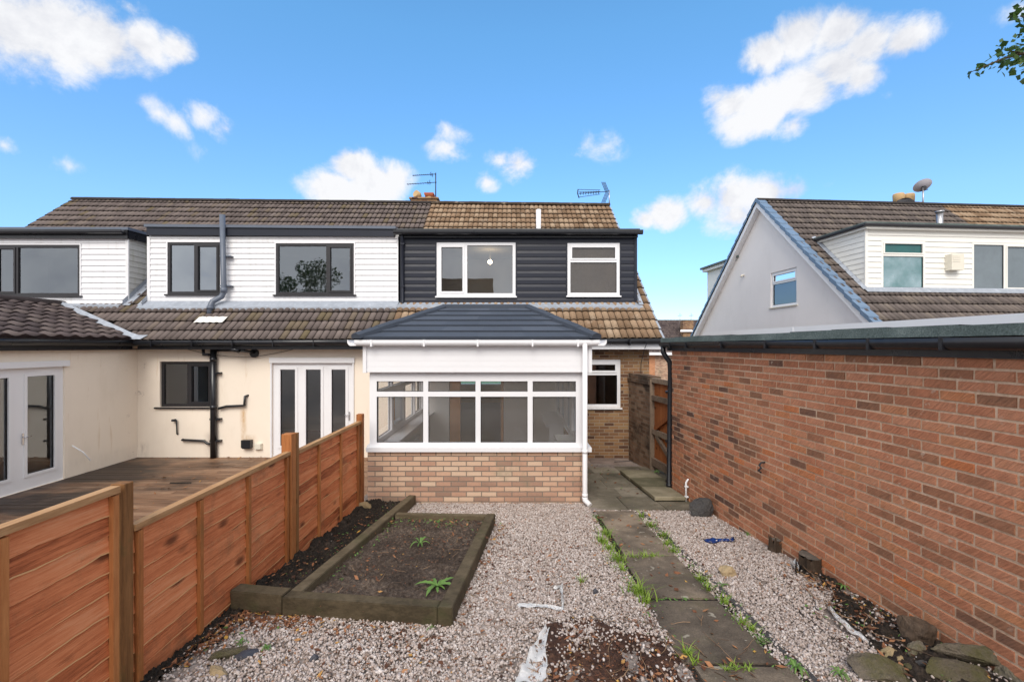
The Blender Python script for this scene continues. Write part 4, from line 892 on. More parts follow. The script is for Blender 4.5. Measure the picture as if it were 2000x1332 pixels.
prism(b, (TL - .03, dt, zT), (TR_ + .03, dt, zT), cap); obj('ridge_cap', b, M['tile_slate'], cro)
b = BM(); gy = df + .0; g0, g1 = X(692, 6.5), X(1171, 6.5); zg = Z(664, 6.5)
OG = [(0, 0), (0, -.082), (.085, -.085), (.112, -.066), (.118, -.05), (.125, -.046), (.125, 0), (.115, 0), (.10, -.03), (.02, -.06), (.01, 0)]
prism(b, (g0, gy, zg), (g1, gy, zg), OG)
for px in (725, 828, 933, 1040, 1129): wbox(b, X(px, 6.5) - .013, X(px, 6.5) + .013, gy - .135, gy, zg - .095, zg + .004)
prism(b, (g0 + .02, 10.0, zg), (g0 + .02, gy - .11, zg), OG); prism(b, (g1 - .02, gy - .11, zg), (g1 - .02, 10.0, zg), OG)
obj('gutter', b, M['pvc'], CT)
b = BM(); xd = X(1142, 6.55); yd = 6.53; zd = Z(983, 6.55)
tube(b, [(xd, yd, zg - .05), (xd, yd, zd + .12), (xd + .0, yd - .01, zd + .06), (xd + .06, yd - .09, zd + .01)], .036, 14, True)
for z in (Z(884, 6.55), Z(969, 6.55), Z(975, 6.55)): tube(b, [(xd, yd, z), (xd, yd, z + .045)], .042, 14)
obj('downpipe', b, M['pvc'], CT)

# ------------------------------------------------------------------ brick garage on the right
GX = lambda y: 3.17 - .0787 * y
fg = lambda a, bb, c: Vector((GX(a) + c, a, bb))
YF, YN = 7.34, .3
GA = thing('garage', 'red brick garage side with flat green felted roof and black gutter', 'garage', (GX(4.5) + 1.2, 4.5, 0))
def brick_panel(bm, f, a0, a1, b0, b1, L=.225, H=.075, j=.010):
    LY = rl(bm); row = 0; z = b1 - H; rr = random.Random(5)
    while z > b0 - H:
        a = a0 - (L / 2 if row % 2 else 0) + rr.uniform(-.01, .01)
        while a < a1:
            l, r = max(a, a0), min(a + L - j, a1)
            if r - l > .03:
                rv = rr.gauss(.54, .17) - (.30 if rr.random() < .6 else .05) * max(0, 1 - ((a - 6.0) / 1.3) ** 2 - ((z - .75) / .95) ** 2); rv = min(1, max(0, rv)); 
                if rr.random() < .06: rv = rr.uniform(.82, .98)
                jt = lambda: rr.uniform(-.0022, .0022); pr = rr.uniform(-.003, .002); e = .0045
                o = [(l + jt(), z + j + jt()), (r + jt(), z + j + jt()), (r + jt(), z + H + jt()), (l + jt(), z + H + jt())]
                iv = [bm.verts.new(f(x + sx * e, y + sy * e, -.004 + pr)) for (x, y), (sx, sy) in zip(o, ((1, 1), (-1, 1), (-1, -1), (1, -1)))]
                ov = [bm.verts.new(f(x, y, .009)) for x, y in o]
                fc = bm.faces.new(iv); fc[LY] = rv
                for k in range(4):
                    fc = bm.faces.new((ov[k], ov[(k + 1) % 4], iv[(k + 1) % 4], iv[k])); fc[LY] = rv
            a += L
        z -= H; row += 1
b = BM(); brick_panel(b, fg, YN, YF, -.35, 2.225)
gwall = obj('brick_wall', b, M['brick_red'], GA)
b = BM(); holes(b, lambda a, bb, c: fg(a, bb, c + .0012), YN, YF - .004, -.5, 2.225, [], .2, True)
obj('mortar', b, M['mortar'], gwall)
b = BM()
q = [fg(YF, z, c) for z in (-.5, 2.22) for c in (.21, 3.0)]; flat(b, [q[0], q[1], q[3], q[2]])
obj('end_wall', b, M['brick_brown'], GA)
b = BM(); bx(b, fg, YN, YF + .13, 2.225, 2.335, -.03, -.002); bx(b, fg, YF + .10, YF + .13, 2.225, 2.335, -.001, 3.0); obj('fascia', b, M['black'], GA)
b = BM(); r = random.Random(2); n = 14
for k in range(n):
    a0 = YN + (YF + .22 - YN) * k / n; a1 = YN + (YF + .22 - YN) * (k + 1) / n; o0, o1 = -.10, -.10
    zz = 2.437 + .006 * sin(k * 1.3)
    P0, P1 = lambda z, c: fg(a0, z, c), lambda z, c: fg(a1, z, c)
    flat(b, [P0(2.362, o0), P1(2.362, o1), P1(zz, o1 + .01), P0(zz, o0 + .01)], .3)
    flat(b, [P0(zz, o0 + .01), P1(zz, o1 + .01), P1(zz - .008, .16), P0(zz - .008, .16)], .3); flat(b, [P0(2.362, o0), P1(2.362, o1), P1(2.362, .3), P0(2.362, .3)], .3)
flat(b, [fg(YF + .22, 2.345, -.10), fg(YF + .22, 2.345, 1.6), fg(YF + .22, 2.43, 1.6), fg(YF + .22, 2.437, -.09)])
obj('felt_edge', b, M['felt'], GA)
b = BM(); flat(b, [fg(YN, 2.428, .161), fg(YF + .22, 2.428, .161), fg(YF + .22, 2.40, 1.35), fg(YN, 2.40, 1.35)]); obj('flat_roof', b, M['roofflat'], GA)
b = BM(); G2 = [(x * .95, y * .66) for x, y in GUT]
prism(b, fg(YF + .18, 2.356, -.034), fg(YN, 2.350, -.034), G2, True)
for a in (7.1, 6.55, 5.6, 4.75, 4.05, 3.5, 2.95, 2.4): bx(b, fg, a - .012, a + .012, 2.275, 2.362, -.152, -.033)
obj('gutter', b, M['black'], GA)
b = BM(); xg = GX(7.42); T = lambda x, y, z: Vector((x, y, z))
tube(b, [T(xg - .1, 7.45, 2.31), T(xg - .1, 7.45, 2.2), T(xg - .06, 7.43, 2.12), T(xg - .01, 7.40, 2.04), T(xg - .0, 7.40, 1.9), T(xg - .02, 7.40, -.02), T(xg - .06, 7.36, -.08)], .04, 12)
for z in (1.55, .75, -.02 + .12): wbox(b, xg - .075, xg + .1, 7.375, 7.43, z - .018, z + .018)
tube(b, [T(xg - .02, 7.40, .0), T(xg - .02, 7.40, .06)], .05, 12); obj('downpipe', b, M['black'], GA)
b = BM(); c = fg(4.98, Z(912, 4.98), -.01); tube(b, [c + T(.02, 0, .05), c + T(-.03, 0, .05), c + T(-.05, .0, .02), c + T(-.03, 0, -.01), c + T(-.06, 0, -.04), c + T(-.03, 0, -.06)], .010, 7); obj('wall_hook', b, M['darkmetal'], GA)
b = BM(); p = fg(6.95, .0, -.03); tube(b, [T(p.x - .0, 6.75, -.02), T(p.x, 6.75, .27), T(p.x + .03, 6.76, .31), T(p.x + .06, 6.76, .31)], .014, 8)
for z in (.05, .2): wbox(b, p.x - .02, p.x + .03, 6.73, 6.77, z, z + .02)
obj('conduit', b, M['pvc'], GA)
# white garage beyond
NGX = lambda y: 4.52 - .0847 * y
fn = lambda a, bb, c: Vector((NGX(a) + c, a, bb))
NG = thing('garage', 'white boarded garage edge rising behind the green felted roof', 'garage', (6.0, 5.5, 0))
b = BM(); bx(b, fn, 1.6, 8.85, -.5, 2.3, .02, 2.6); obj('wall', b, M['render_grey'], NG)
b = BM(); bx(b, fn, 1.6, 8.9, 2.301, 2.57, -.02, 2.65); bx(b, fn, 6.38, 6.40, 2.31, 2.565, -.026, -.0205); obj('fascia', b, M['pvc'], NG)

# ------------------------------------------------------------------ side wall, gate, shrubs behind
SW = lambda y: 2.70 + (10.5 - y) * .118
fs = lambda a, bb, c: Vector((SW(a) + c, a, bb))
BW = thing('brick_wall', 'stained brick garden wall between the house corner and the timber gate', 'wall', (2.9, 9.9, -.3))
b = BM(); bx(b, fs, 9.3, 10.49, -.7, 1.50, 0, .215); obj('wall_body', b, M['brick_mossy'], BW)
b = BM()
for k in range(15): bx(b, fs, 9.29 + k * .08, 9.362 + k * .08, 1.585, 1.68, -.005, .22)
bx(b, fs, 9.28, 10.49, 1.501, 1.578, -.03, .24); obj('coping', b, M['brick_mossy'], BW)
GT = thing('garden_gate', 'brown boarded gate with grey rails and braces beside the brick wall', 'gate', (2.95, 8.5, -.3))
b = BM(); ya, yb_ = 7.75, 9.25; zt_, zb_ = 1.62, -.12
for k in range(12):
    a0 = ya + (yb_ - ya) * k / 12; bx(b, fs, a0 + .003, a0 + (yb_ - ya) / 12 - .003, zb_, zt_ - .02 + random.uniform(-.004, .004), .06, .082)
obj('boards', b, M['gatewood'], GT)
for z0, z1 in ((zt_ - .06, zt_ + .03), (1.20, 1.30), (.52, .62), (-.12, .03)):
    b = BM(); bx(b, fs, ya, yb_, z0, z1, .0, .058); obj('rail', b, M['greywood'], GT)
for (p, q, mt) in (((9.15, .63), (8.1, 1.19), 'gatewood'), ((9.1, .51), (8.2, .04), 'greywood')):
    b = BM(); w = .045; v = [fs(a, z + s, c) for c in (.004, .056) for (a, z) in (p, q) for s in (-w, w)]
    for i in ((0, 1, 3, 2), (4, 6, 7, 5), (0, 2, 6, 4), (1, 5, 7, 3), (0, 4, 5, 1), (2, 3, 7, 6)): flat(b, [v[k] for k in i])
    obj('brace', b, M[mt], GT)
b = BM(); bx(b, fs, 9.255, 9.295, -.4, 1.62, -.02, .10); obj('gate_post', b, M['greywood'], GT)

def leaf_cloud(n, blobs, size, flatten=.5, rng=RNG):
    """many small bent leaves around the blobs (x, y, z, r)"""
    w = np.array([bl[3] ** 2 for bl in blobs]); idx = rng.choice(len(blobs), n, p=w / w.sum()); B = np.array(blobs)[idx]
    d = rng.normal(size=(n, 3)); d /= np.linalg.norm(d, axis=1)[:, None]
    pos = B[:, :3] + d * (B[:, 3] * rng.uniform(.25, 1.05, n) ** .6)[:, None]
    t = rng.normal(size=(n, 3)); t[:, 2] = t[:, 2] * flatten - .2; t /= np.linalg.norm(t, axis=1)[:, None]
    s = np.cross(t, rng.normal(size=(n, 3))); s /= np.linalg.norm(s, axis=1)[:, None]; nn = np.cross(t, s)
    L = size * rng.uniform(.6, 1.3, n)[:, None]; Wd = L * .38
    v = np.stack([pos - t * L * .5, pos + s * Wd + nn * L * .06, pos + t * L * .5 - nn * L * .1, pos - s * Wd + nn * L * .06], 1).reshape(-1, 3)
    return v, np.arange(4 * n).reshape(-1, 4), np.repeat(rng.random(n), 1)
def shrub(label, x, y, z, r, h, mat, n, group=None):
    s = thing('shrub', label, 'shrub', (x, y, z), group)
    bl = [(x + RNG.uniform(-.5, .5) * r, y + RNG.uniform(-.5, .5) * r, z + h * RNG.uniform(.35, .85), r * RNG.uniform(.4, .65)) for _ in range(9)]
    v, f, rr = leaf_cloud(n, bl, .09); np_mesh('foliage', v, f, rr, M[mat], parent=s)
    b = BM()
    for q in bl[:5]: tube(b, [(x, y, z), ((x + q[0]) / 2, (y + q[1]) / 2, (z + q[2]) / 2 + .05), q[:3]], [.03, .02, .008], 6)
    obj('stem', b, M['bark'], s)
shrub('rounded green shrub showing over the gate beside the house corner', X(1277, 13), 13.0, -.4, .36, 1.75, 'weed', 1500)
shrub('yellow green shrub showing over the gate beside the black downpipe', X(1297, 12.4), 12.4, -.4, .38, 2.0, 'yellowleaf', 1500)

# ------------------------------------------------------------------ gable-ended house on the right (local axes: u along ridge, v away from viewer)
th = math.atan(.0787); O = Vector((8.75, 15.86, 0)); U = Vector((cos(th), sin(th), 0)); V = Vector((-sin(th), cos(th), 0))
NP = lambda u, v, z: O + U * u + V * v + Vector((0, 0, z))
def u_at(px, v): r = (px - 1000) / FOC; return (r * (O.y + v * cos(th)) - O.x + v * sin(th)) / (cos(th) - r * sin(th))
def z_at(py, u, v): return EYE - (py - 676) * NP(u, v, 0).y / FOC
ZA, SLP, VE, UB = 7.39, .974, 5.35, 6.7
NH = thing('house', 'neighbouring house with pale grey gable wall and white clad dormer', 'house', (11, 15.9, -.4))
fgab = lambda a, bb, c: NP(0 + c, a, bb)
gvw = (-.0, 0, 0, 0)
def v_at(px): r = (px - 1000) / FOC; return (r * O.y - O.x) / (-sin(th) - r * cos(th))
va, vb = v_at(1556), v_at(1505); zw0, zw1 = z_at(598, 0, (va + vb) / 2), z_at(528, 0, (va + vb) / 2)
b = BM(); vs = sorted([-VE, va, vb, VE, 0]); ztop = lambda v: ZA - SLP * abs(v) - .10
for v0, v1 in zip(vs, vs[1:]):
    if abs(v0 - va) < 1e-6 and abs(v1 - vb) < 1e-6:
        flat(b, [fgab(v0, -.7, 0), fgab(v1, -.7, 0), fgab(v1, zw0, 0), fgab(v0, zw0, 0)]); flat(b, [fgab(v0, zw1, 0), fgab(v1, zw1, 0), fgab(v1, ztop(v1), 0), fgab(v0, ztop(v0), 0)])
    else: flat(b, [fgab(v0, -.7, 0), fgab(v1, -.7, 0), fgab(v1, ztop(v1), 0), fgab(v0, ztop(v0), 0)])
for p, q in (((va, zw0), (vb, zw0)), ((va, zw1), (vb, zw1)), ((va, zw0), (va, zw1)), ((vb, zw0), (vb, zw1))): flat(b, [fgab(*p, 0), fgab(*q, 0), fgab(*q, .1), fgab(*p, .1)])
obj('gable_wall', b, M['render_grey'], NH)
window(NH, fgab, va, vb, zw0, zw1, [(0, 1, 0, .68, False), (0, 1, .68, 1, .04)], M['pvc'], M['glass'], .07, .06, cf=.04, sill=(.05, .08, M['ventwhite']))
b = BM(); flat(b, [fgab(va, zw0, .12), fgab(vb, zw0, .12), fgab(vb, zw1, .12), fgab(va, zw1, .12)]); obj('blind', b, M['cream_int'], NH)
b = BM(); tube(b, [fgab(v_at(1453), z_at(538, 0, v_at(1453)), .01), fgab(v_at(1453), z_at(538, 0, v_at(1453)), -.08), fgab(v_at(1453), z_at(541, 0, v_at(1453)), -.12)], .035, 8); obj('overflow_pipe', b, M['ventwhite'], NH)
e0 = -.22
VD = -3.65; ud = u_at(1690, VD); zdb = ZA + SLP * VD; 
def skip_n(c):
    q = c - O; return q.dot(U) > ud + .05 and VD + .05 < q.dot(V) < -1.9
E_ = lambda u, v: NP(u, v, ZA - SLP * abs(v))
dist = lambda x, y: 0 if (Vector((x, y, 0)) - O).dot(U) < UB else 1
b = BM(); tile_roof(b, E_(-.16, -VE), E_(14.5, -VE), E_(-.16, 0), E_(14.5, 0), .30, .345, .028, .042, skip_n, 6, pw=.4, mi=dist); nroof = obj('roof', b, [M['tile_right'], M['tile_tan']], NH, recalc=False)
b = BM(); flat(b, [E_(-.16, 0), E_(14.5, 0), E_(14.5, VE), E_(-.16, VE)]); obj('rear_slope', b, M['tile_right'], nroof)
b = BM()
for i in range(33):
    u0 = -.2 + i * .45; prism(b, NP(u0, 0, ZA - .02), NP(u0 + .46, 0, ZA - .02 + random.uniform(-.004, .004)), [(.13 * cos(t * pi / 6), .10 * sin(t * pi / 6)) for t in range(7)])
obj('ridge_tile', b, M['tile_right'], nroof)
for sg in (-1, 1):                                    # dry-verge caps and white barge boards
    b = BM(); n = 21
    for k in range(n):
        v0, v1 = sg * VE * (1 - k / n), sg * VE * (1 - (k + 1) / n); lift = .10
        A = [NP(-.24, v0, ZA - SLP * abs(v0) + lift + .02), NP(.03, v0, ZA - SLP * abs(v0) + lift + .02), NP(.03, v1, ZA - SLP * abs(v1) + lift - .03), NP(-.24, v1, ZA - SLP * abs(v1) + lift - .03)]
        flat(b, A); D = Vector((0, 0, -.13)); flat(b, [A[0], A[3], A[3] + D, A[0] + D]); flat(b, [A[0], A[1], A[1] + D * .5, A[0] + D])
    obj('verge_cap', b, M['vergeblue'], nroof)
    b = BM(); A = [(v, ZA - SLP * abs(v) - o) for v, o in ((sg * VE, .06), (0, .06), (0, .245), (sg * VE, .245))]
    for c in (-.20, -.17): flat(b, [NP(c, v, z) for v, z in A])
    flat(b, [NP(-.20, *A[3]), NP(-.20, *A[2]), NP(-.005, *A[2]), NP(-.005, *A[3])])
    obj('barge_board', b, M['pvc'], nroof)
# dormer of the neighbouring house
fd = lambda a, bb, c: NP(a, VD + c, bb)
zdt = z_at(449, ud, VD); nwa = (u_at(1720, VD), u_at(1806, VD), z_at(566, 1.5, VD), z_at(470, 1.5, VD)); nwb = (u_at(1897, VD), u_at(1897, VD) + 2.2, z_at(568, 3, VD), z_at(473, 3, VD))
b = BM(); shiplap(b, fd, ud + .03, 12, zdb + .02, zdt, .15, [nwa, nwb]); holes(b, fd, ud, 12, zdb - .1, zdt, [nwa, nwb], .1); bx(b, fd, ud - .03, ud + .05, zdb, zdt, -.034, -.001)
nd_ = obj('dormer', b, M['pvc_cream'], NH)
b = BM(); rows = 11; p = (zdt - zdb) / rows
for j in range(rows):
    z0, z1 = zdb + j * p, zdb + (j + 1) * p; v0, v1 = -(ZA - z0) / SLP, -(ZA - z1) / SLP
    flat(b, [NP(ud - .02, VD, z0), NP(ud - .02, v0, z0), NP(ud - .004, v1, z1), NP(ud - .004, VD, z1)]); flat(b, [NP(ud - .02, VD, z0), NP(ud - .02, v0, z0), NP(ud, v0, z0), NP(ud, VD, z0)])
obj('cheek', b, M['pvc_cream'], nd_)
b = BM(); bx(b, fd, ud - .1, 12, zdt + .001, zdt + .13, -.14, 0); 
q = [NP(ud - .1, VD, zdt + .001), NP(ud - .1, -1.75, zdt + .001), NP(ud - .1, -1.75, zdt + .13), NP(ud - .1, VD, zdt + .13)]; flat(b, q); flat(b, [NP(ud - .1, VD, zdt + .002), NP(ud - .1, -1.75, zdt + .002), NP(ud, -1.75, zdt + .002), NP(ud, VD, zdt + .002)])
obj('fascia', b, M['pvc_cream'], nd_)
b = BM(); zr = zdt + .131; v = [NP(u, vv, z) for z in (zr, zr + .045) for vv in (VD - .17, -1.6) for u in (ud - .14, 12)]
for i in ((0, 1, 5, 4), (2, 6, 7, 3), (0, 4, 6, 2), (1, 3, 7, 5), (4, 5, 7, 6), (0, 2, 3, 1)): flat(b, [v[k] for k in i])
obj('flat_roof', b, M['felt'], nd_)
b = BM(); prism(b, NP(ud - .2, VD - .15, zr - .005), NP(12, VD - .15, zr - .04), [(x * .6, y * .6) for x, y in GUT]); prism(b, NP(ud - .11, -1.8, zr - .005), NP(ud - .11, VD - .2, zr - .005), [(x * .6, y * .6) for x, y in GUT]); obj('gutter', b, M['darkmetal'], nd_)
b = BM(); L = 30
for i in range(L):
    u0, u1 = ud - .1 + (12.1 - ud) * i / L, ud - .1 + (12.1 - ud) * (i + 1) / L; k0 = .19
    a_, c_ = NP(u0, VD - .03, zdb + .06), NP(u1, VD - .03, zdb + .06); d_1, d_2 = NP(u1, VD - k0, ZA + SLP * (VD - k0) + .10), NP(u0, VD - k0, ZA + SLP * (VD - k0) + .10)
    flat(b, [a_, c_, d_1, d_2])
for i in range(9):
    v0, v1 = VD - .1 + 1.9 * i / 9, VD - .1 + 1.9 * (i + 1) / 9
    flat(b, [NP(ud - .02, v0, ZA + SLP * v0 + .13), NP(ud - .14, v0, ZA + SLP * v0 + .085), NP(ud - .14, v1, ZA + SLP * v1 + .08), NP(ud - .02, v1, ZA + SLP * v1 + .12)])
obj('lead_apron', b, M['lead'], nd_)
window(NH, fd, *nwa, [(0, 1, 0, .7, False), (0, 1, .7, 1, .035)], M['pvc_cream'], M['glass_teal'], .06, .06, sill=(.02, .05, M['ventwhite']))
window(NH, fd, *nwb, [(0, .45, 0, 1, False), (.45, 1, 0, 1, .04)], M['pvc_cream'], M['glass_mist'], .06, .06, sill=(.02, .05, M['ventwhite']))
b = BM(); q = (u_at(1844, VD), u_at(1868, VD), z_at(529, 2.4, VD), z_at(498, 2.4, VD)); bx(b, fd, *q, -.20, -.02)
for k in range(4): bx(b, fd, q[0] + .03, q[1] - .12, q[3] - .07 - k * .05, q[3] - .05 - k * .05, -.207, -.2005)
obj('vent_box', b, M['ventwhite'], NH)
b = BM(); room(b, 0, 1, 0, 1, 0, 1); bmesh.ops.delete(b, geom=b.verts[:], context='VERTS')
q = [NP(u, VD + .9, z) for u, z in ((ud, 3), (12, 3), (12, 5.3), (ud, 5.3))]; flat(b, q); obj('room_wall', b, M['cream_int'], NH)
b = BM(); c = NP(u_at(1835, -1.75), -1.75, 0); zf = ZA - 1.75 * SLP; tube(b, [c + Vector((0, 0, zf - .1)), c + Vector((0, 0, z_at(413, 5, -1.75)))], .09, 12); tube(b, [c + Vector((0, 0, z_at(416, 5, -1.75))), c + Vector((0, 0, z_at(413, 5, -1.75)) )], .12, 12); obj('flue', b, M['metal'], NH)
# dormer on the far slope, seen edge-on past the gable
b = BM(); v0 = 3.3; zt2 = z_at(528, .2, 3.6); bx(b, lambda a, bb, c: NP(a, c, bb), .15, 8, 3.2, zt2, 1.5, 4.05); bx(b, lambda a, bb, c: NP(a, c, bb), .0, 8, zt2 + .001, zt2 + .12, 1.5, 4.2); fd2 = obj('dormer', b, M['pvc_cream'], NH)
b = BM(); bx(b, lambda a, bb, c: NP(a, c, bb), -.06, 8, zt2 + .121, zt2 + .2, 1.4, 4.3); obj('flat_roof', b, M['felt'], fd2)
b = BM(); flat(b, [NP(0, -VE + .4, -.7), NP(14, -VE + .4, -.7), NP(14, -VE + .4, 2.6), NP(0, -VE + .4, 2.6)]); flat(b, [NP(14, -VE, -.7), NP(14, VE, -.7), NP(14, 0, 7.3)]); obj('wall', b, M['render_grey'], NH)
# chimney and dish
uc = u_at(1768, .7)
CH2 = thing('chimney', 'low chimney with two tall buff pots on the neighbouring ridge', 'chimney', NP(uc, .7, 6.4))
b = BM(); zc = z_at(399, uc, .7); bx(b, lambda a, bb, c: NP(a, c, bb), uc - .45, uc + .45, 6.0, zc, .4, 1.0); obj('stack', b, M['brick_brown'], CH2)
for px in (1755, 1775):
    b = BM(); c = NP(u_at(px, .7), .7, zc); tube(b, [c, c + Vector((0, 0, .33)), c + Vector((0, 0, .38))], [.17, .185, .16], 14); obj('chimney_pot', b, M['buffpot'], CH2)
uD = u_at(1803, .1)
SD = thing('satellite_dish', 'round grey satellite dish on a pole above the neighbouring ridge', 'dish', NP(uD, .1, ZA))
cD = NP(u_at(1805, .1), .1, z_at(367, uD, .1))
b = BM(); tube(b, [NP(uD, .1, ZA - .2), NP(uD, .1, cD.z)], .025, 8); obj('pole', b, M['metal'], SD)
b = BM(); dn = Vector((.12, .6, .78)).normalized(); sx = dn.cross(Vector((0, 0, 1))).normalized(); sy = sx.cross(dn); ring = []
for k in range(6):
    rr = .28 * k / 5; ring.append([b.verts.new(cD + (sx * cos(t * pi / 10) * 1.0 + sy * sin(t * pi / 10) * 1.0) * rr + dn * (.09 * (k / 5) ** 2 + .06)) for t in range(20)] if k else [b.verts.new(cD + dn * .06)])
for t in range(20): b.faces.new((ring[0][0], ring[1][t], ring[1][(t + 1) % 20]))
for k in range(1, 5):
    for t in range(20): b.faces.new((ring[k][t], ring[k + 1][t], ring[k + 1][(t + 1) % 20], ring[k][(t + 1) % 20]))
obj('reflector', b, M['dishgrey'], SD, smooth=True)
b = BM(); tube(b, [cD - sy * .2 + dn * .08, cD - sy * .05 - dn * .05 + sx * .12, cD + dn * .38 - sy * .05], .016, 7); bx(b, W3, cD.x - .05, cD.x + .05, cD.z - .10, cD.z + .06, cD.y - .03, cD.y + .05); obj('arm', b, M['darkmetal'], SD)
SD2 = thing('satellite_dish', 'flat backed grey dish low behind the buff chimney pots', 'dish', NP(uc + .25, .2, ZA))
b = BM(); c = NP(u_at(1771, .2), .2, z_at(394, uc, .2)); rg = [c + Vector((cos(t * pi / 9) * .30, .03 * sin(t), sin(t * pi / 9) * .12)) for t in range(18)]
top = [b.verts.new(v) for v in rg]; bot = [b.verts.new(v + Vector((0, .05, 0))) for v in rg]; b.faces.new(top); b.faces.new(bot[::-1])
for t in range(18): b.faces.new((top[t], bot[t], bot[(t + 1) % 18], top[(t + 1) % 18]))
obj('reflector', b, M['darkmetal'], SD2)

# distant house seen in the gap
dd = 40.0
FH = thing('house', 'distant low house with brown roof seen in the gap above the gate', 'house', (X(1330, dd), dd, -1.2))
zr_, ze_ = Z(625, dd + 4), Z(690, dd)
b = BM(); tile_roof(b, (X(1150, dd), dd, ze_), (X(1460, dd), dd, ze_), (X(1150, dd), dd + 4, zr_), (X(1460, dd), dd + 4, zr_), .30, .33, .03, .035, None, 3); obj('roof', b, M['tile_ext'], FH, recalc=False)
b = BM(); flat(b, [(X(1150, dd), dd + 4, zr_), (X(1460, dd), dd + 4, zr_), (X(1460, dd), dd + 8, ze_), (X(1150, dd), dd + 8, ze_)]); obj('rear_slope', b, M['tile_ext'], FH)
b = BM(); wbox(b, X(1160, dd), X(1281.5, dd), dd + .3, dd + .5, -2.2, ze_); wbox(b, X(1440, dd), X(1450, dd), dd + .3, dd + 7.7, -2.2, ze_); obj('wall', b, M['brick_far'], FH)
b = BM(); wbox(b, X(1281.6, dd), X(1439, dd), dd + .3, dd + .5, -2.2, ze_); obj('panel_wall', b, M['brick_buff'], FH)
b = BM(); wbox(b, X(1150, dd), X(1460, dd), dd - .25, dd - .05, ze_ - .16, ze_ + .08); obj('gutter', b, M['pvc'], FH)
b = BM(); wbox(b, X(1331, dd + 2), X(1351, dd + 2), dd + 1.6, dd + 2.3, 2.6, Z(627, dd + 2)); fch = obj('chimney', b, M['brick_brown'], FH)
b = BM(); q = [(X(1328, dd + 1.5), dd + 1.4, Z(648, dd + 1.5)), (X(1354, dd + 1.5), dd + 1.4, Z(648, dd + 1.5)), (X(1352, dd + 1.5), dd + 1.58, Z(644, dd + 1.5)), (X(1330, dd + 1.5), dd + 1.58, Z(644, dd + 1.5))]; flat(b, q); obj('flashing', b, M['pvc'], fch)
y = dd + 2
for px in (1328, 1350):
    b = BM(); tube(b, [(X(px, y), y, Z(640, y)), (X(px, y), y, Z(612, y))], .03, 6); tube(b, [(X(px - 4, y), y, Z(617, y)), (X(px + 4, y), y, Z(616, y))], .025, 5); obj('aerial_mast', b, M['metal'], fch)
# ------------------------------------------------------------------ ground
def og(px, py):                                       # survey: photo point on the sloping garden -> (x, y)
    d = 1549.0 / (py - 751.2); return X(px, d), d
b = BM(); flat(b, [(-400, -300, -.75), (400, -300, -.75), (400, 900, -.75), (-400, 900, -.75)]); obj('ground', b, M['subgravel'], kind='structure')
b = BM(); wbox(b, -9, 6, 21.3, 34, -.70, -.32); obj('front_lawn', b, M['weed'], kind='structure')
def vnoise(nx, ny, oct_=((6, 1.0), (14, .5), (40, .3)), seed=3):
    r = np.random.default_rng(seed); out = np.zeros((nx, ny))
    for k, a in oct_:
        kx, ky = max(2, int(k)), max(2, int(k * ny / nx)); g = r.normal(size=(kx + 2, ky + 2))
        xs, ys = np.linspace(0, kx, nx), np.linspace(0, ky, ny); ix, iy = xs.astype(int), ys.astype(int); fx_, fy_ = xs - ix, ys - iy
        fx_ = fx_ * fx_ * (3 - 2 * fx_); fy_ = fy_ * fy_ * (3 - 2 * fy_)
        A = g[np.ix_(ix, iy)]; Bq = g[np.ix_(ix + 1, iy)]; Cq = g[np.ix_(ix, iy + 1)]; Dq = g[np.ix_(ix + 1, iy + 1)]
        out += a * ((A * (1 - fx_)[:, None] + Bq * fx_[:, None]) * (1 - fy_)[None] + (Cq * (1 - fx_)[:, None] + Dq * fx_[:, None]) * fy_[None])
    return out
def sheet(name, corners, nx, ny, amp, mat, zoff, seed, octs=((8, 1.0), (24, .6), (70, .45)), kind='structure', parent=None, dome=0):
    """a patch of loose ground between four plan corners (bilinear), lying on the sloping garden"""
    c = [np.array(q, float) for q in corners]; s = np.linspace(0, 1, nx)[:, None, None]; t = np.linspace(0, 1, ny)[None, :, None]
    P = (c[0] * (1 - s) + c[1] * s) * (1 - t) + (c[3] * (1 - s) + c[2] * s) * t
    h = vnoise(nx, ny, octs, seed) * amp; e = np.minimum(np.minimum(s[:, :, 0], 1 - s[:, :, 0]), np.minimum(t[:, :, 0], 1 - t[:, :, 0]))
    h += dome * np.clip(e * 6, 0, 1)
    if dome: h -= .030 * np.clip(1 - e * 8 + .35 * vnoise(nx, ny, ((5, 1.0), (12, .7)), seed + 50), 0, 1)
    z = .55 - .085 * np.clip(P[..., 1], 1.0, 10.5) + zoff + h
    if dome: z = np.where(e < .001, z - .05, z)
    v = np.concatenate([P, z[..., None]], -1).reshape(-1, 3)
    i = np.arange(nx - 1)[:, None] * ny + np.arange(ny - 1)[None]; f = np.stack([i, i + ny, i + ny + 1, i + 1], -1).reshape(-1, 4)
    return np_mesh(name, v, f, None, M[mat], kind=kind, smooth=True, parent=parent)
sheet('garden_ground', [(-2.3, .3), (3.3, .3), (3.3, 10.6), (-2.3, 10.6)], 190, 340, .006, 'subgravel', 0.0, 3)
b = BM()
for (p, q) in (((-2.3, .3), (3.3, .3)), ((3.3, .3), (3.3, 10.6)), ((-2.3, 10.6), (-2.3, .3))):
    flat(b, [(*p, -.8), (*q, -.8), (*q, gz(q[1]) + .01), (*p, gz(p[1]) + .01)])
obj('ground_edge', b, M['soil'], kind='structure')
sheet('flower_bed_soil', [(-2.19, 3.52), (-1.68, 3.47), (-1.42, 6.66), (-2.16, 6.68)], 60, 220, .022, 'soil', .035, 5)
sheet('mulch_patch', [(-.05, 2.0), (1.16, 2.0), (1.12, 3.35), (.22, 3.45)], 90, 90, .012, 'mulch', .010, 6, dome=.006)
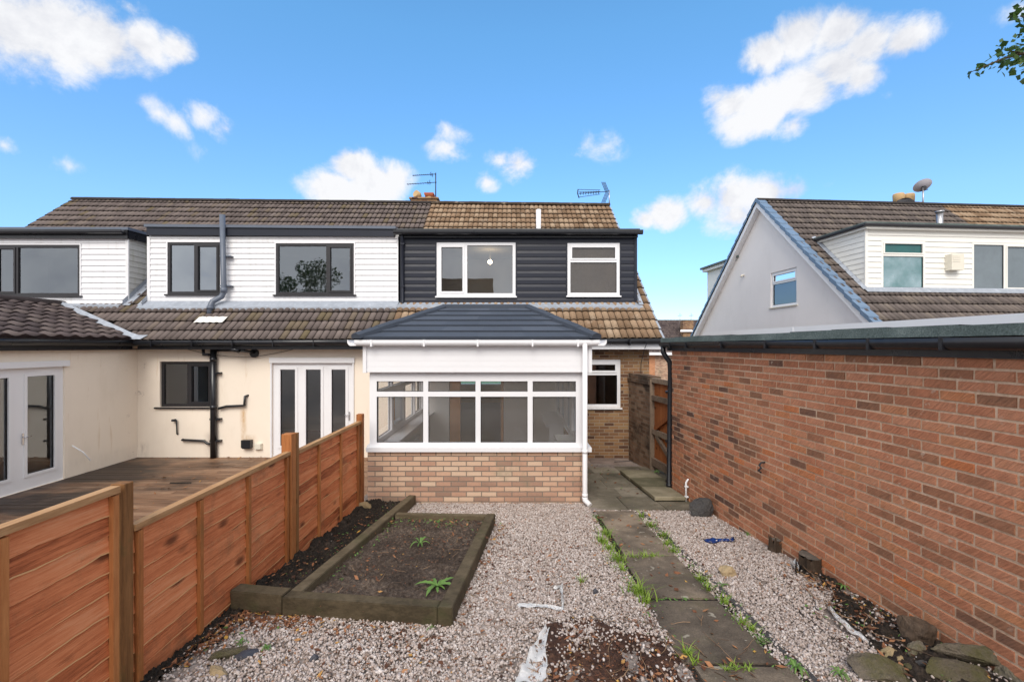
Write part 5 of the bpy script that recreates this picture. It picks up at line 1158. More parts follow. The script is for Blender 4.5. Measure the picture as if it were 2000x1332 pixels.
sheet('border_soil', [(2.15, 2.3), (2.99, 2.3), (2.84, 4.45), (2.72, 4.3)], 70, 130, .018, 'soil', .012, 8, dome=.008)

sheet('fence_soil', [(-2.2, 1.2), (-2.09, 1.2), (-2.07, 3.5), (-2.19, 3.5)], 14, 200, .012, 'soil', .016, 12)
# timber deck behind the fence
b = BM(); y = 4.3; rr = random.Random(4)
while y < 10.36:
    x = -8.67
    while x < -2.4:
        L = rr.uniform(2.0, 4.2); x1 = min(-2.36, x + L); z = -.27 + rr.uniform(-.003, .003); rv = rr.random()
        wbox(b, x, x1 - .003, y, y + .138, -.30, z, rv)
        x = x1
    y += .144
wbox(b, -8.66, -2.37, 4.29, 10.47, -.5, -.305, 0); obj('deck', b, M['deck'], kind='structure')
b = BM(); q = [(X(337, 8.6), 8.55), (X(378, 8.6), 8.55), (X(384, 8.6), 8.45), (X(342, 8.6), 8.45)]; flat(b, [(*p, -.2630) for p in q]); obj('deck_gap', b, M['soil'], kind='structure')

# ------------------------------------------------------------------ fence
FN = thing('garden_fence', 'orange stained waney lap fence of three panels stepping down along the gravel', 'fence', (-2.2, 3.6, .1))
FXf = lambda y: -2.165 + .018 * max(0, y - 4.4)
def fence_panel(y0, y1, zt, bats, seed):
    r = random.Random(seed); b = BM(); LY = rl(b); n = 40; zb = lambda y: gz(y) - .03
    z = zt - .045; row = 0; zmin = min(zb(y0), zb(y1))
    while z > zmin - .05:
        h = r.uniform(.100, .124); rv = r.random() * .97; ph = [r.uniform(0, 6) for _ in range(4)]; kn = [r.uniform(y0, y1) for _ in range(2)]
        wav = lambda y: .0035 * sin(y * 3.1 + ph[0]) + .003 * sin(y * 8.3 + ph[1]) + .002 * sin(y * 21 + ph[2]) + .0012 * sin(y * 57 + ph[3]) + sum(.007 * math.exp(-((y - k) / .05) ** 2) for k in kn)
        T, Bo, Bk, Md = [], [], [], []
        for i in range(n + 1):
            y = y0 + (y1 - y0) * i / n; x = FXf(y) - .032; w = wav(y)
            T.append(b.verts.new((x + .002, y, z + .03))); Md.append(b.verts.new((x + .0135, y, z - h + w + max(.0005, .0035 + .004 * sin(y * 7 + ph[3]))))); Bo.append(b.verts.new((x + .014, y, z - h + w))); Bk.append(b.verts.new((x + .004, y, z - h + w - .001)))
        for i in range(n):
            f = b.faces.new((Md[i], Md[i + 1], T[i + 1], T[i])); f[LY] = rv
            f = b.faces.new((Bo[i], Bo[i + 1], Md[i + 1], Md[i])); f[LY] = 1.0
            f = b.faces.new((Bk[i], Bk[i + 1], Bo[i + 1], Bo[i])); f[LY] = 1.0
        z -= h; row += 1
    for i in range(12):                                  # rear face of the panel
        ya, yb = y0 + (y1 - y0) * i / 12, y0 + (y1 - y0) * (i + 1) / 12
        flat(b, [(FXf(ya) - .036, ya, zmin - .05), (FXf(yb) - .036, yb, zmin - .05), (FXf(yb) - .036, yb, zt - .01), (FXf(ya) - .036, ya, zt - .01)], .4)
    p = obj('fence_panel', b, M['fence'], FN, recalc=False)
    b = BM(); v = [(FXf(y) + dx, y, zt + dz) for y in (y0, y1) for dx in (-.05, .006) for dz in (-.036, 0)]
    for q in ((0, 1, 3, 2), (4, 6, 7, 5), (0, 4, 5, 1), (2, 3, 7, 6), (0, 2, 6, 4), (1, 5, 7, 3)): flat(b, [v[k] for k in q], .5)
    obj('top_rail', b, M['fence_rail'], p)
    for yb in bats:
        b = BM(); wbox(b, FXf(yb) - .022, FXf(yb) + .004, yb - .018, yb + .018, zb(yb) + .01, zt - .046); obj('batten', b, M['fence_v'], p)
fence_panel(.62, 2.50, 1.53, (2.475, 1.93, 1.3, .66), 1)
fence_panel(2.602, 4.42, 1.275, (2.64, 3.16, 3.74, 4.375), 2)
fence_panel(4.60, 6.38, 1.245, (5.08, 5.70, 6.30), 3)
def post(y0, y1, zt, w=.10, dx=.012, mt=M['fence_v']):
    b = BM(); x = FXf((y0 + y1) / 2) + dx; wbox(b, x - w, x, y0, y1, gz(y0) - .2, zt); 
    bmesh.ops.bevel(b, geom=b.edges[:], offset=.004, segments=1, affect='EDGES'); obj('fence_post', b, mt, FN)
post(.5, .6, 1.55); post(2.535, 2.60, 1.528, .08, -.004, M['postwood']); post(4.42, 4.52, 1.44); post(6.40, 6.49, 1.335, .085)
b = BM(); wbox(b, FXf(4.55) - .05, FXf(4.55) + .012, 4.525, 4.575, .1, 1.43); obj('filler_strip', b, M['postwood'], FN)

# ------------------------------------------------------------------ raised bed of sleepers
BD = thing('raised_bed', 'low raised bed of dark timber sleepers filled with brown soil', 'raised bed', (-1.2, 4.4, .15))
def sleeper(p, q, w, top=.14, tilt=0):
    """beam whose right-hand upper edge runs p -> q in plan"""
    p, q = Vector((*p, 0)), Vector((*q, 0)); t = (q - p).normalized(); s = Vector((t.y, -t.x, 0)); b = BM(); n = 10; rv = random.random(); rows = []
    for i in range(n + 1):
        c = p.lerp(q, i / n); g_ = gz(c.y); j = random.uniform(-.002, .002)
        rows.append([b.verts.new((a.x, a.y, z)) for a, z in ((c, g_ - .12), (c + s * j, g_ + top + j), (c - s * w, g_ + top + j + tilt), (c - s * w, g_ - .12))])
    L = rl(b)
    for a, c in zip(rows, rows[1:]):
        for k in range(4): b.faces.new((a[k], a[(k + 1) % 4], c[(k + 1) % 4], c[k]))[L] = rv
    b.faces.new(rows[0]); b.faces.new(rows[-1][::-1])
    bmesh.ops.recalc_face_normals(b, faces=b.faces[:]); ed = [e for e in b.edges if len(e.link_faces) == 2 and e.calc_face_angle() > .8]
    bmesh.ops.bevel(b, geom=ed, offset=.006, segments=2, affect='EDGES'); obj('sleeper', b, M['sleeper'], BD)
sleeper((-.432, 3.265), (-.21, 5.66), .105)            # right side
sleeper((-1.742, 3.432), (-.540, 3.275), .105)        # front, right length
sleeper((-2.20, 3.52), (-1.748, 3.438), .12, .15)      # front, left length
sleeper((-1.63, 3.53), (-1.40, 6.60), .105, .145)      # long left sleeper to the conservatory
sleeper((-1.455, 5.63), (-.318, 5.56), .085, .135)     # far end
sheet('bed_soil', [(-1.66, 3.5), (-.53, 3.34), (-.31, 5.62), (-1.44, 5.66)], 120, 220, .014, 'bedsoil', .075, 9, octs=((6, .8), (24, .6), (80, .5)), kind=None, parent=BD)

# ------------------------------------------------------------------ path, patio, step
def slab(b, x0, x1, y0, y1, zo, th=.05, jit=.008, nx=1):
    r = random.random(); j = lambda: random.uniform(-jit, jit)
    c = [(x0 + j(), y0 + j()), (x1 + j(), y0 + j()), (x1 + j(), y1 + j()), (x0 + j(), y1 + j())]; t = random.uniform(-.004, .004)
    T = [b.verts.new((x, y, gz(y) + zo + t)) for x, y in c]; Bt = [b.verts.new((x, y, gz(y) + zo - th)) for x, y in c]; L = rl(b)
    b.faces.new(T)[L] = r
    for k in range(4): b.faces.new((T[k], T[(k + 1) % 4], Bt[(k + 1) % 4], Bt[k]))[L] = r
b = BM()
for y0, y1, x0, x1 in ((4.605, 6.22, 1.15, 1.66), (3.68, 4.57, 1.11, 1.655), (2.82, 3.645, 1.07, 1.65), (1.85, 2.785, 1.12, 1.70), (.9, 1.82, 1.12, 1.72)): slab(b, x0, x1, y0, y1, .022, .08, .012)
obj('path', b, M['slab'], kind='structure')
b = BM(); y = 1.2
while y < 6.1: L = random.uniform(.35, .6); slab(b, 1.755, 1.80, y, y + L - .015, .014, .1, .010); y += L
obj('path_edging', b, M['rock_dark'], kind='structure')
sheet('path_joint_soil', [(1.08, 2.0), (1.75, 2.0), (1.75, 6.28), (1.10, 6.28)], 24, 140, .004, 'soil', .006, 15)
b = BM(); ys = [6.30, 7.05, 7.68, 8.3, 8.9, 9.62]
for i in range(5):
    xs = [1.09, 1.62, 2.16, 2.66, 3.1] if i % 2 == 0 else [1.09, 1.72, 2.28, 2.72, 3.1]
    for x0, x1 in zip(xs, xs[1:]): slab(b, x0 + .004, x1 - .004, ys[i] + .004, ys[i + 1] - .004, .012, .06, .004)
obj('patio', b, M['patio'], kind='structure')
b = BM(); e = -.285
for x0, x1 in ((1.15, 1.75), (1.755, 2.35), (2.355, 2.66)): wbox(b, x0, x1, 9.66, 10.47, -.5, e + random.uniform(-.003, .003))
obj('house_plinth', b, M['pinkslab'], kind='structure')
ST = thing('step_slabs', 'raised row of mossy concrete slabs beside the garage downpipe', 'step', (2.35, 7.6, -.05))
yy = [6.72, 7.42, 8.12, 8.85]
for i in range(3):
    b = BM(); t = lambda y: gz(y) + .085; r0 = random.random(); o = (2.12 - .005 * i, min(GX(yy[i]) - .03, 2.58) if yy[i] < 7.3 else 2.70)
    y0, y1 = yy[i] + .003, yy[i + 1] - .003
    v = [(x, y, z) for y in (y0, y1) for x in o for z in (t(y) - .055, t(y))]
    for q in ((0, 1, 3, 2), (4, 6, 7, 5), (0, 4, 5, 1), (2, 3, 7, 6), (0, 2, 6, 4), (1, 5, 7, 3)): flat(b, [v[k] for k in q], r0)
    bmesh.ops.remove_doubles(b, verts=b.verts[:], dist=.0005); bmesh.ops.bevel(b, geom=b.edges[:], offset=.006, segments=1, affect='EDGES'); obj('slab', b, M['step'], ST)
b = BM(); v = [(x, y, gz(y) + z) for y in (6.76, 8.82) for x in (2.16, 2.55) for z in (-.02, .029)]
for q in ((0, 1, 3, 2), (4, 6, 7, 5), (0, 4, 5, 1), (2, 3, 7, 6), (0, 2, 6, 4), (1, 5, 7, 3)): flat(b, [v[k] for k in q])
obj('support', b, M['soil'], ST)

# ------------------------------------------------------------------ gravel: many small stones, nobody could count them
def inside(x, y):
    ok = (y > 2.0) & (x > -2.16) & (x < 3.17 - .0787 * y - .02)
    ok &= np.where(x < 1.1, y < 6.66, y < 6.27)
    fy_ = 3.53 - .147 * (x + 2.2); rx = -.43 + .09 * (y - 3.27)
    ok &= ~((y > fy_) & (x < rx) & (y < 5.67)); ok &= ~((y > 3.4) & (x < -1.40) & (y < 6.63) & (x < -1.63 + .075 * (y - 3.5)))
    ok &= ~((x > 1.085) & (x < 1.66) & (y < 6.22))
    return ok
def stones(n_try, size, name, region, keep=None, zj=.010, seed=1):
    r = np.random.default_rng(seed); x = r.uniform(region[0], region[1], n_try); y = region[2] + (region[3] - region[2]) * r.random(n_try)
    ok = inside(x, y)
    if keep is not None: ok &= r.random(n_try) < keep(x, y)
    x, y = x[ok], y[ok]; n = len(x); ph = (1 + 5 ** .5) / 2
    ico = np.array([(-1, ph, 0), (1, ph, 0), (-1, -ph, 0), (1, -ph, 0), (0, -1, ph), (0, 1, ph), (0, -1, -ph), (0, 1, -ph), (ph, 0, -1), (ph, 0, 1), (-ph, 0, -1), (-ph, 0, 1)]) / 1.9
    F = np.array([(0, 11, 5), (0, 5, 1), (0, 1, 7), (0, 7, 10), (0, 10, 11), (1, 5, 9), (5, 11, 4), (11, 10, 2), (10, 7, 6), (7, 1, 8), (3, 9, 4), (3, 4, 2), (3, 2, 6), (3, 6, 8), (3, 8, 9), (4, 9, 5), (2, 4, 11), (6, 2, 10), (8, 6, 7), (9, 8, 1)])
    s = size * np.exp(r.normal(0, .28, n)); sc = np.stack([s * r.uniform(.8, 1.35, n), s * r.uniform(.7, 1.0, n), s * r.uniform(.5, .8, n)], 1)
    q = r.normal(size=(n, 4)); q[:, 1:3] *= .45; q /= np.linalg.norm(q, axis=1)[:, None]; w, a, b_, c = q.T
    Rm = np.stack([1 - 2 * (b_ * b_ + c * c), 2 * (a * b_ - c * w), 2 * (a * c + b_ * w), 2 * (a * b_ + c * w), 1 - 2 * (a * a + c * c), 2 * (b_ * c - a * w), 2 * (a * c - b_ * w), 2 * (b_ * c + a * w), 1 - 2 * (a * a + b_ * b_)], 1).reshape(n, 3, 3)
    loc = ico[None] * (1 + r.normal(0, .13, (n, 12, 1))) * sc[:, None]
    z = .55 - .085 * np.clip(y, 1, 10.5) + r.uniform(-.2, 1.0, n) * zj + .004 + np.where(((x > .05) & (x < 1.1) & (y < 3.2)) | ((x > 2.2) & (y < 4.4)), .012, 0)
    v = np.einsum('nij,nkj->nki', Rm, loc) + np.stack([x, y, z], 1)[:, None]
    f = (F[None] + 12 * np.arange(n)[:, None, None]).reshape(-1, 3)
    return np_mesh(name, v.reshape(-1, 3), f, np.repeat(r.random(n), 20), M['stone'], kind='stuff')
def bare(x, y):                                        # thinner cover on soil, mulch and under the leaves by the fence
    m = np.ones_like(x)
    e = ((x - .72) / .58) ** 2 + ((y - 2.55) / .62) ** 2 + .25 * np.sin(9 * x + 3) * np.sin(11 * y); m = np.where(e < 2.0, .62, m); m = np.where(e < 1, .09 + .5 * np.clip(e - .55, 0, 1), m)
    edge = 2.72 - (4.2 - y) * .36; m = np.where((x > edge + .1 * np.sin(7 * y)) & (y < 4.3), .10, m)
    m = np.where((x < -1.95) & (y < 3.5), .25, m)
    m = np.where((x > 1.66) & (x < 1.82), .7, m); return m
stones(145000, .0087, 'gravel', (-2.15, 3.0, 2.0, 6.7), bare)

# ------------------------------------------------------------------ leaf litter and twigs
def litter(name, pts, size, mat, seed, lo=0, hi=1, zadd=.014):
    r = np.random.default_rng(seed); n = len(pts); p = np.array(pts); a = r.uniform(0, 2 * pi, n); L = size * r.uniform(.5, 1.4, n); Wd = L * r.uniform(.3, .6, n)
    t = np.stack([np.cos(a), np.sin(a), r.normal(0, .25, n)], 1); s = np.stack([-np.sin(a), np.cos(a), r.normal(0, .3, n)], 1)
    z = .55 - .085 * np.clip(p[:, 1], 1, 10.5) + zadd + (p[:, 2] if p.shape[1] > 2 else 0); c = np.stack([p[:, 0], p[:, 1], z], 1); k = r.uniform(.1, .5, n)[:, None] * L[:, None]; up = np.array([[0, 0, 1.]])
    v = np.stack([c - t * L[:, None] + up * k * .5, c - s * Wd[:, None] + up * k * .6, c, c + s * Wd[:, None] + up * k * .6, c + t * L[:, None] + up * k * .8], 1).reshape(-1, 3)
    o = 5 * np.arange(n)[:, None]; f = np.concatenate([o + np.array([[0, 1, 2]]), o + np.array([[2, 1, 4]]), o + np.array([[0, 2, 3]]), o + np.array([[2, 4, 3]])], 1).reshape(-1, 3)
    return np_mesh(name, v, f, np.repeat(lo + (hi - lo) * r.random(n), 4), M[mat], kind='stuff')
G = np.random.default_rng(21); pts = []
def clus(n, cx, cy, sx, sy, zo=0.0):
    for _ in range(n): pts.append((cx + G.normal(0, sx), cy + G.normal(0, sy), zo))
def line(n, p, q, s, zo=0.0):
    for _ in range(n): t = G.random(); pts.append((p[0] + (q[0] - p[0]) * t + G.normal(0, s), p[1] + (q[1] - p[1]) * t + G.normal(0, s), zo))
line(330, (-2.1, 3.40), (-1.5, 3.28), .07); clus(220, -2.05, 3.1, .06, .2); line(160, (-2.14, 2.4), (-2.12, 3.4), .03); line(110, (-1.5, 3.3), (-.5, 3.12), .08); line(170, (-.36, 3.3), (-.13, 5.6), .06)
line(90, (-2.05, 3.7), (-1.55, 6.4), .16, .05); line(80, (-1.5, 3.7), (-.45, 5.4), .3, .09); line(60, (-1.45, 5.5), (-.4, 5.45), .08, .09)
line(60, (1.06, 2.4), (1.12, 6.0), .07); line(60, (1.75, 2.5), (1.78, 6.0), .06); clus(260, .62, 2.62, .32, .28, .02); clus(130, 2.72, 3.9, .14, .25, .02); clus(120, 2.6, 3.1, .2, .3, .02); clus(60, 2.4, 5.0, .3, .6); clus(240, .35, 4.4, .45, .9); clus(120, -.9, 2.9, .5, .2); clus(30, .3, 6.3, .5, .2)
pts = [p for p in pts if p[0] < 3.1 - .0787 * p[1] and p[0] > -2.13]
litter('leaf_litter', pts, .021, 'dead_leaf', 3)
pts = []; clus(900, .35, 4.2, .5, 1.1); clus(500, -.9, 2.85, .6, .22); clus(500, 2.3, 4.6, .3, .9); clus(420, .75, 3.1, .35, .35); line(260, (1.0, 2.5), (1.1, 6.1), .09); line(200, (-2.0, 3.6), (-1.5, 6.5), .2, .05); line(420, (-1.5, 3.6), (-.5, 5.4), .28, .09); clus(330, .6, 2.6, .3, .3, .02); clus(260, 2.68, 3.6, .16, .4, .02)
pts = [p for p in pts if p[0] < 3.1 - .0787 * p[1] and p[0] > -2.13]
litter('plant_debris', pts, .009, 'dead_leaf', 13)
pts = []; clus(45, 1.9, 7.6, .35, .9); clus(30, 1.6, 9.0, .3, .3); pts = [p for p in pts if p[0] > 1.15]; pts += [(random.uniform(1.15, 1.65), random.uniform(2.2, 6.0), 0) for _ in range(60)]; litter('patio_leaves', pts, .026, 'dead_leaf', 5, .2, 1, .024)
pts = []; clus(26, X(380, 8.6), 8.9, 1.1, .6); clus(16, -5.6, 7.5, .8, .7); clus(14, -4.2, 9.6, .6, .3); clus(40, -7.2, 10.35, 1.4, .05)
litter('deck_leaves', [(x, y, -.27 - gz(y)) for x, y, _ in pts if -8.6 < x < -2.5 and y < 10.46], .034, 'dead_leaf', 6, .5, 1)
pts = []; line(150, (-1.4, 5.5), (-.45, 5.3), .13, .09); line(60, (-1.6, 3.7), (-1.3, 5.8), .05, .09); line(70, (-1.9, 3.7), (-1.6, 6.4), .12, .05); line(160, (1.09, 3.6), (1.12, 6.1), .05); line(120, (1.7, 2.4), (1.73, 6.0), .04); line(50, (1.15, 4.59), (1.6, 4.59), .02); line(40, (1.15, 3.66), (1.6, 3.66), .02); clus(40, 2.5, 3.2, .25, .3, .02); clus(30, -1.9, 3.1, .15, .15); clus(30, 2.0, 8.5, .5, .4)
line(160, (1.08, 3.0), (1.13, 6.1), .06); line(160, (1.66, 2.6), (1.70, 6.0), .05)
litter('seedlings', pts, .013, 'weed', 17, zadd=.018)
b = BM()
def twig(x, y, L, zo=.01, r=.0025):
    a = random.uniform(0, 2 * pi); p = Vector((x, y, gz(y) + zo)); pts_ = [p]
    for _ in range(3): a += random.uniform(-.5, .5); p = p + Vector((cos(a) * L / 3, sin(a) * L / 3, random.uniform(-.002, .006))); pts_.append(p)
    tube(b, pts_, [r, r, r * .8, r * .4], 5, False)
for _ in range(85): twig(random.gauss(.62, .36), random.gauss(2.62, .3), random.uniform(.05, .2), .024)
for _ in range(45): twig(random.gauss(2.66, .12), random.gauss(3.5, .5), random.uniform(.08, .3), .035, .003)
for _ in range(70): twig(random.uniform(-1.9, 1.1), random.uniform(2.6, 6.3), random.uniform(.04, .14), .018, .002)
for _ in range(30): twig(random.uniform(-1.4, -.5), random.uniform(3.6, 5.4), random.uniform(.05, .16), .10, .002)
for _ in range(14): twig(random.uniform(1.2, 1.6), random.uniform(2.4, 3.4), random.uniform(.08, .25), .03, .002)
obj('twigs', b, M['twig'], kind='stuff', recalc=False)

# ------------------------------------------------------------------ rocks, stumps, scraps
def rock(label, px, py, w, h, dep, mat, seed, zoff=0.0, rot=0.0, name='rock', pos=None, group=None, cat='rock'):
    x, y = pos or og(px, py); r = random.Random(seed); b = BM(); bmesh.ops.create_icosphere(b, subdivisions=4, radius=1)
    from mathutils import noise as mn
    o = Vector((r.uniform(0, 50), r.uniform(0, 50), r.uniform(0, 50))); planes = [(Vector((r.gauss(0, 1), r.gauss(0, 1), r.gauss(.5, .8))).normalized(), r.uniform(.45, .75)) for _ in range(14)]
    cr_, sr = cos(rot), sin(rot)
    for v in b.verts:
        p = v.co.copy()
        for n_, dd_ in planes:
            k = p.dot(n_) - dd_
            if k > 0: p -= n_ * k * .85
        p *= 1 + .14 * mn.noise(p * 1.7 + o) + .09 * mn.noise(p * 4.5 + o) + .05 * mn.noise(p * 11 + o)
        q = Vector((p.x * w * .58, p.y * dep * .58, p.z * h * .62)); v.co = Vector((x + q.x * cr_ - q.y * sr, y + q.x * sr + q.y * cr_, gz(y) + h * .28 + zoff + q.z))
    rv = r.random()
    for f in b.faces: f[rl(b)] = rv
    return tag(obj(name, b, M[mat], loc=(x, y, gz(y))), label, cat, group)
rock('large dark grey rock at the foot of the garage wall by the patio', 1366, 1005, .36, .36, .26, 'rock_dark', 1)
rock('small tan stone alone on the gravel right of the path', 1420, 1124, .17, .13, .13, 'rock_tan', 2)
rock('long mossy stone slab at the bottom edge nearest the path', 1712, 1318, .38, .12, .22, 'rock', 3, 0, -.25)
rock('broad mossy green stone slab lying in the bottom right corner row', 1862, 1322, .46, .12, .19, 'rock', 4, 0, -.15)
rock('grey brown boulder behind the mossy slab by the brick wall', 1905, 1298, .40, .13, .17, 'rock', 12, .03, -.3)
rock('rounded stone cut off by the right edge of the picture', 1992, 1326, .24, .13, .2, 'rock', 6)
rock('small orange tan stone between soil and mossy slabs', 1737, 1280, .12, .08, .08, 'rock_tan', 7)
rock('small dark wedge stone below the rotten stump', 1790, 1276, .18, .10, .12, 'rock', 8, 0, .3)
rock('grey stone in the dark soil by the far fence post', 712, 996, .2, .12, .14, 'rock_tan', 9, .03)
rock('black slate shard lying on the gravel near the fence', 476, 1282, .15, .035, .09, 'slate', 10, .01, .5)
rock('dark brown flat stone half buried beside the slate shard', 440, 1282, .22, .07, .12, 'rock', 11, 0, .5)
rock('pale flint sliver at the bottom left of the gravel', 424, 1316, .17, .045, .07, 'rock_tan', 13, .01, -.4)
rock('small black lump on the gravel left of the path', 1163, 1160, .055, .06, .055, 'slate', 14, .01)
rock('small dark pebble in the gravel beside the front sleeper', 612, 1290, .06, .045, .05, 'slate', 15, .005, 0.2)
for k, (px, py, w, mt) in enumerate(((1760, 1296, .08, 'rock_tan'), (1775, 1312, .07, 'rock'), (1830, 1284, .07, 'rock'), (1745, 1306, .05, 'rock_tan'), (1800, 1300, .06, 'rock_dark'), (1940, 1282, .07, 'rock'), (1955, 1312, .08, 'rock'), (1680, 1296, .06, 'rock'))):
    rock('small rubble piece in the soil between the mossy stones and the wall', px, py, w, w * .7, w * .8, mt, 40 + k, .005, k * .7, 'rubble', None, 'rubble among the mossy stones')
def stump(label, x, y, r0, h, seed, rough=.18):
    t = thing('tree_stump', label, 'stump', (x, y, gz(y))); r = random.Random(seed); b = BM(); n = 26; rows = []
    rad = [1 + rough * .5 * sin(k * 2 * pi / n * 3 + r.uniform(0, 3)) + r.uniform(-rough, rough) * .4 for k in range(n)]
    for j in range(6):
        z = -.06 + (h + .06) * j / 5; fl_ = 1.25 - .3 * min(1, j / 3)
        rows.append([b.verts.new((x + cos(2 * pi * k / n) * r0 * rad[k] * fl_ * r.uniform(.96, 1.04), y + sin(2 * pi * k / n) * r0 * rad[k] * fl_ * r.uniform(.96, 1.04), gz(y) + z + (r.uniform(-rough, rough) * .12 if j == 5 else 0))) for k in range(n)])
    for a, c in zip(rows, rows[1:]):
        for k in range(n): b.faces.new((a[k], a[(k + 1) % n], c[(k + 1) % n], c[k]))
    obj('bark', b, M['bark'], t)
    b = BM(); c0 = b.verts.new((x, y, gz(y) + h + .004)); ring = [b.verts.new(v.co if False else (x + cos(2 * pi * k / n) * r0 * rad[k] * .93, y + sin(2 * pi * k / n) * r0 * rad[k] * .93, gz(y) + h + .002)) for k in range(n)]
    for k in range(n): b.faces.new((c0, ring[k], ring[(k + 1) % n]))
    obj('cut_face', b, M['cutwood'], t)
x, y = og(1514, 1078); stump('small knobbly stump against the wall beyond the round cut stump', x, y, .055, .13, 1, .5)
x, y = og(1584, 1116); stump('round cut tree stump with flat grey top by the brick wall', x, y, .105, .15, 2)
rock('rotten brown stump on the soil close to the mossy stones', 0, 0, .27, .20, .22, 'bark', 31, .0, .2, 'tree_stump', (2.78, 3.12), None, 'stump')
def scrap(name, label, cat, L, R_, mat, lift=.02, seed=1, curl=.03, z0=.012):
    """crumpled sheet between two outlines of photo points on the ground"""
    r = random.Random(seed); b = BM(); rows = []; L = [Vector((*og(*p), 0)) for p in L]; R_ = [Vector((*og(*p), 0)) for p in R_]
    def at(P, t): k = min(len(P) - 2, int(t * (len(P) - 1))); return P[k].lerp(P[k + 1], t * (len(P) - 1) - k)
    n, m = 18, 7
    for i in range(n + 1):
        row = []
        for j in range(m + 1):
            p = at(L, i / n).lerp(at(R_, i / n), j / m); e = min(j, m - j) / m
            row.append(b.verts.new((p.x + r.uniform(-.004, .004), p.y + r.uniform(-.004, .004), gz(p.y) + z0 + r.uniform(0, lift) + curl * abs(j / m - .5) * (1 + .5 * sin(i)))))
        rows.append(row)
    for a, c in zip(rows, rows[1:]):
        for k in range(m): f = b.faces.new((a[k], a[k + 1], c[k + 1], c[k])); f.smooth = True
    bmesh.ops.solidify(b, geom=b.faces[:], thickness=.0015)
    x0 = (L[0] + R_[0]) / 2
    return tag(obj(name, b, M[mat], loc=(x0.x, x0.y, gz(x0.y))), label, cat)
scrap('plastic_sheet', 'large crumpled white plastic sheet poking out of the mulch at the bottom', 'plastic sheet', [(1066, 1232), (1040, 1275), (1022, 1310), (1006, 1345)], [(1074, 1236), (1064, 1275), (1070, 1310), (1066, 1338)], 'white_plastic', .02, 1, .05)
scrap('plastic_sheet', 'thin torn white plastic strip flat on the gravel left of the mulch', 'plastic sheet', [(1010, 1184), (1035, 1182), (1060, 1186), (1100, 1190)], [(1013, 1192), (1040, 1190), (1062, 1191), (1100, 1199)], 'white_plastic', .012, 2, .01)
scrap('plastic_sheet', 'pointed white plastic flap standing from the gravel beside the torn strip', 'plastic sheet', [(1081, 1155), (1090, 1150), (1096, 1165), (1097, 1192)], [(1092, 1156), (1099, 1145), (1100, 1165), (1102, 1194)], 'white_plastic', .015, 3, .03)
scrap('plastic_sheet', 'long narrow white membrane edge between gravel and dark soil', 'plastic sheet', [(1609, 1180), (1635, 1218), (1665, 1246), (1697, 1266)], [(1613, 1182), (1645, 1216), (1672, 1238), (1700, 1262)], 'white_plastic', .01, 4, .03)
scrap('plastic_scrap', 'torn blue plastic scrap on the gravel near the garage wall', 'plastic scrap', [(1374, 1056), (1390, 1054), (1410, 1056), (1434, 1052)], [(1378, 1062), (1395, 1065), (1412, 1060), (1436, 1061)], 'blue_plastic', .012, 5, .008)
scrap('plastic_scrap', 'black and white plastic scrap beside the round cut stump', 'plastic scrap', [(1543, 1104), (1548, 1112), (1552, 1120)], [(1552, 1102), (1558, 1112), (1560, 1122)], 'white_plastic', .02, 6, .06)
scrap('plastic_scrap', 'black bag end behind the white scrap by the cut stump', 'plastic scrap', [(1553, 1108), (1556, 1116), (1552, 1124)], [(1562, 1110), (1566, 1118), (1562, 1128)], 'black', .03, 7, .06)

# ------------------------------------------------------------------ grass tufts and weeds
def tuft(label, px, py, h, n, spread, mat='grass', group='grass tufts along the path edges', name='grass_tuft', cat='grass tuft'):
    x, y = og(px, py); b = BM(); L = rl(b)
    for _ in range(n):
        a = random.uniform(0, 2 * pi); rr_ = abs(random.gauss(0, spread)); p = Vector((x + cos(a) * rr_, y + sin(a) * rr_, gz(y) + .0)); hh = h * random.uniform(.6, 1.6)
        a2 = random.uniform(0, 2 * pi); o = Vector((cos(a2), sin(a2), 0)); s = Vector((-o.y, o.x, 0)) * random.uniform(.004, .0075); rv = random.random(); prev = None
        for k in range(4):
            t = k / 3; c = p + o * (hh * .75 * t * t) + Vector((0, 0, hh * (t - .35 * t * t))); w = s * (1 - t * .95)
            cur = (b.verts.new(c - w), b.verts.new(c + w))
            if prev: b.faces.new((prev[0], prev[1], cur[1], cur[0]))[L] = rv
            prev = cur
    return tag(obj(name, b, M[mat], loc=(x, y, gz(y)), recalc=False), label, cat, group)
A = 'grass tuft on the left edge of the far path slab'; Bq = 'grass tuft on the right edge of the far path slab'
for px, py, h, n, s in ((1180, 1046, .10, 60, .05), (1176, 1062, .10, 60, .05), (1190, 1076, .09, 45, .04)): tuft('bright ' + A, px, py, h, n, s)
tuft('bushy grass tuft at the left end of the joint after the far slab', 1207, 1098, .10, 80, .07); tuft('low grass tuft left of the joint just below the bushy one', 1216, 1116, .07, 40, .04)
for px, py in ((1236, 1092), (1258, 1091), (1278, 1090)): tuft('grass growing in the joint between the far and second path slabs', px, py, .07, 30, .035)
tuft('tall grass tuft on the left edge of the second path slab', 1246, 1163, .13, 70, .045); tuft('pale bent grass tuft at the left corner of the second slab joint', 1264, 1180, .10, 40, .05)
tuft('slender grass tuft alone in the gravel left of the path', 1135, 1140, .09, 16, .015); tuft('grass tuft at the far right corner where path meets patio', 1252, 1012, .10, 26, .02)
tuft('leafy ' + Bq + ' near its start', 1270, 1030, .09, 50, .04)
for px, py in ((1296, 1050), (1304, 1066), (1316, 1080)): tuft('spreading ' + Bq, px, py, .08, 45, .04)
for px, py in ((1366, 1136), (1384, 1156)): tuft('grass tuft by the dark edging beside the second path slab', px, py, .08, 34, .03)
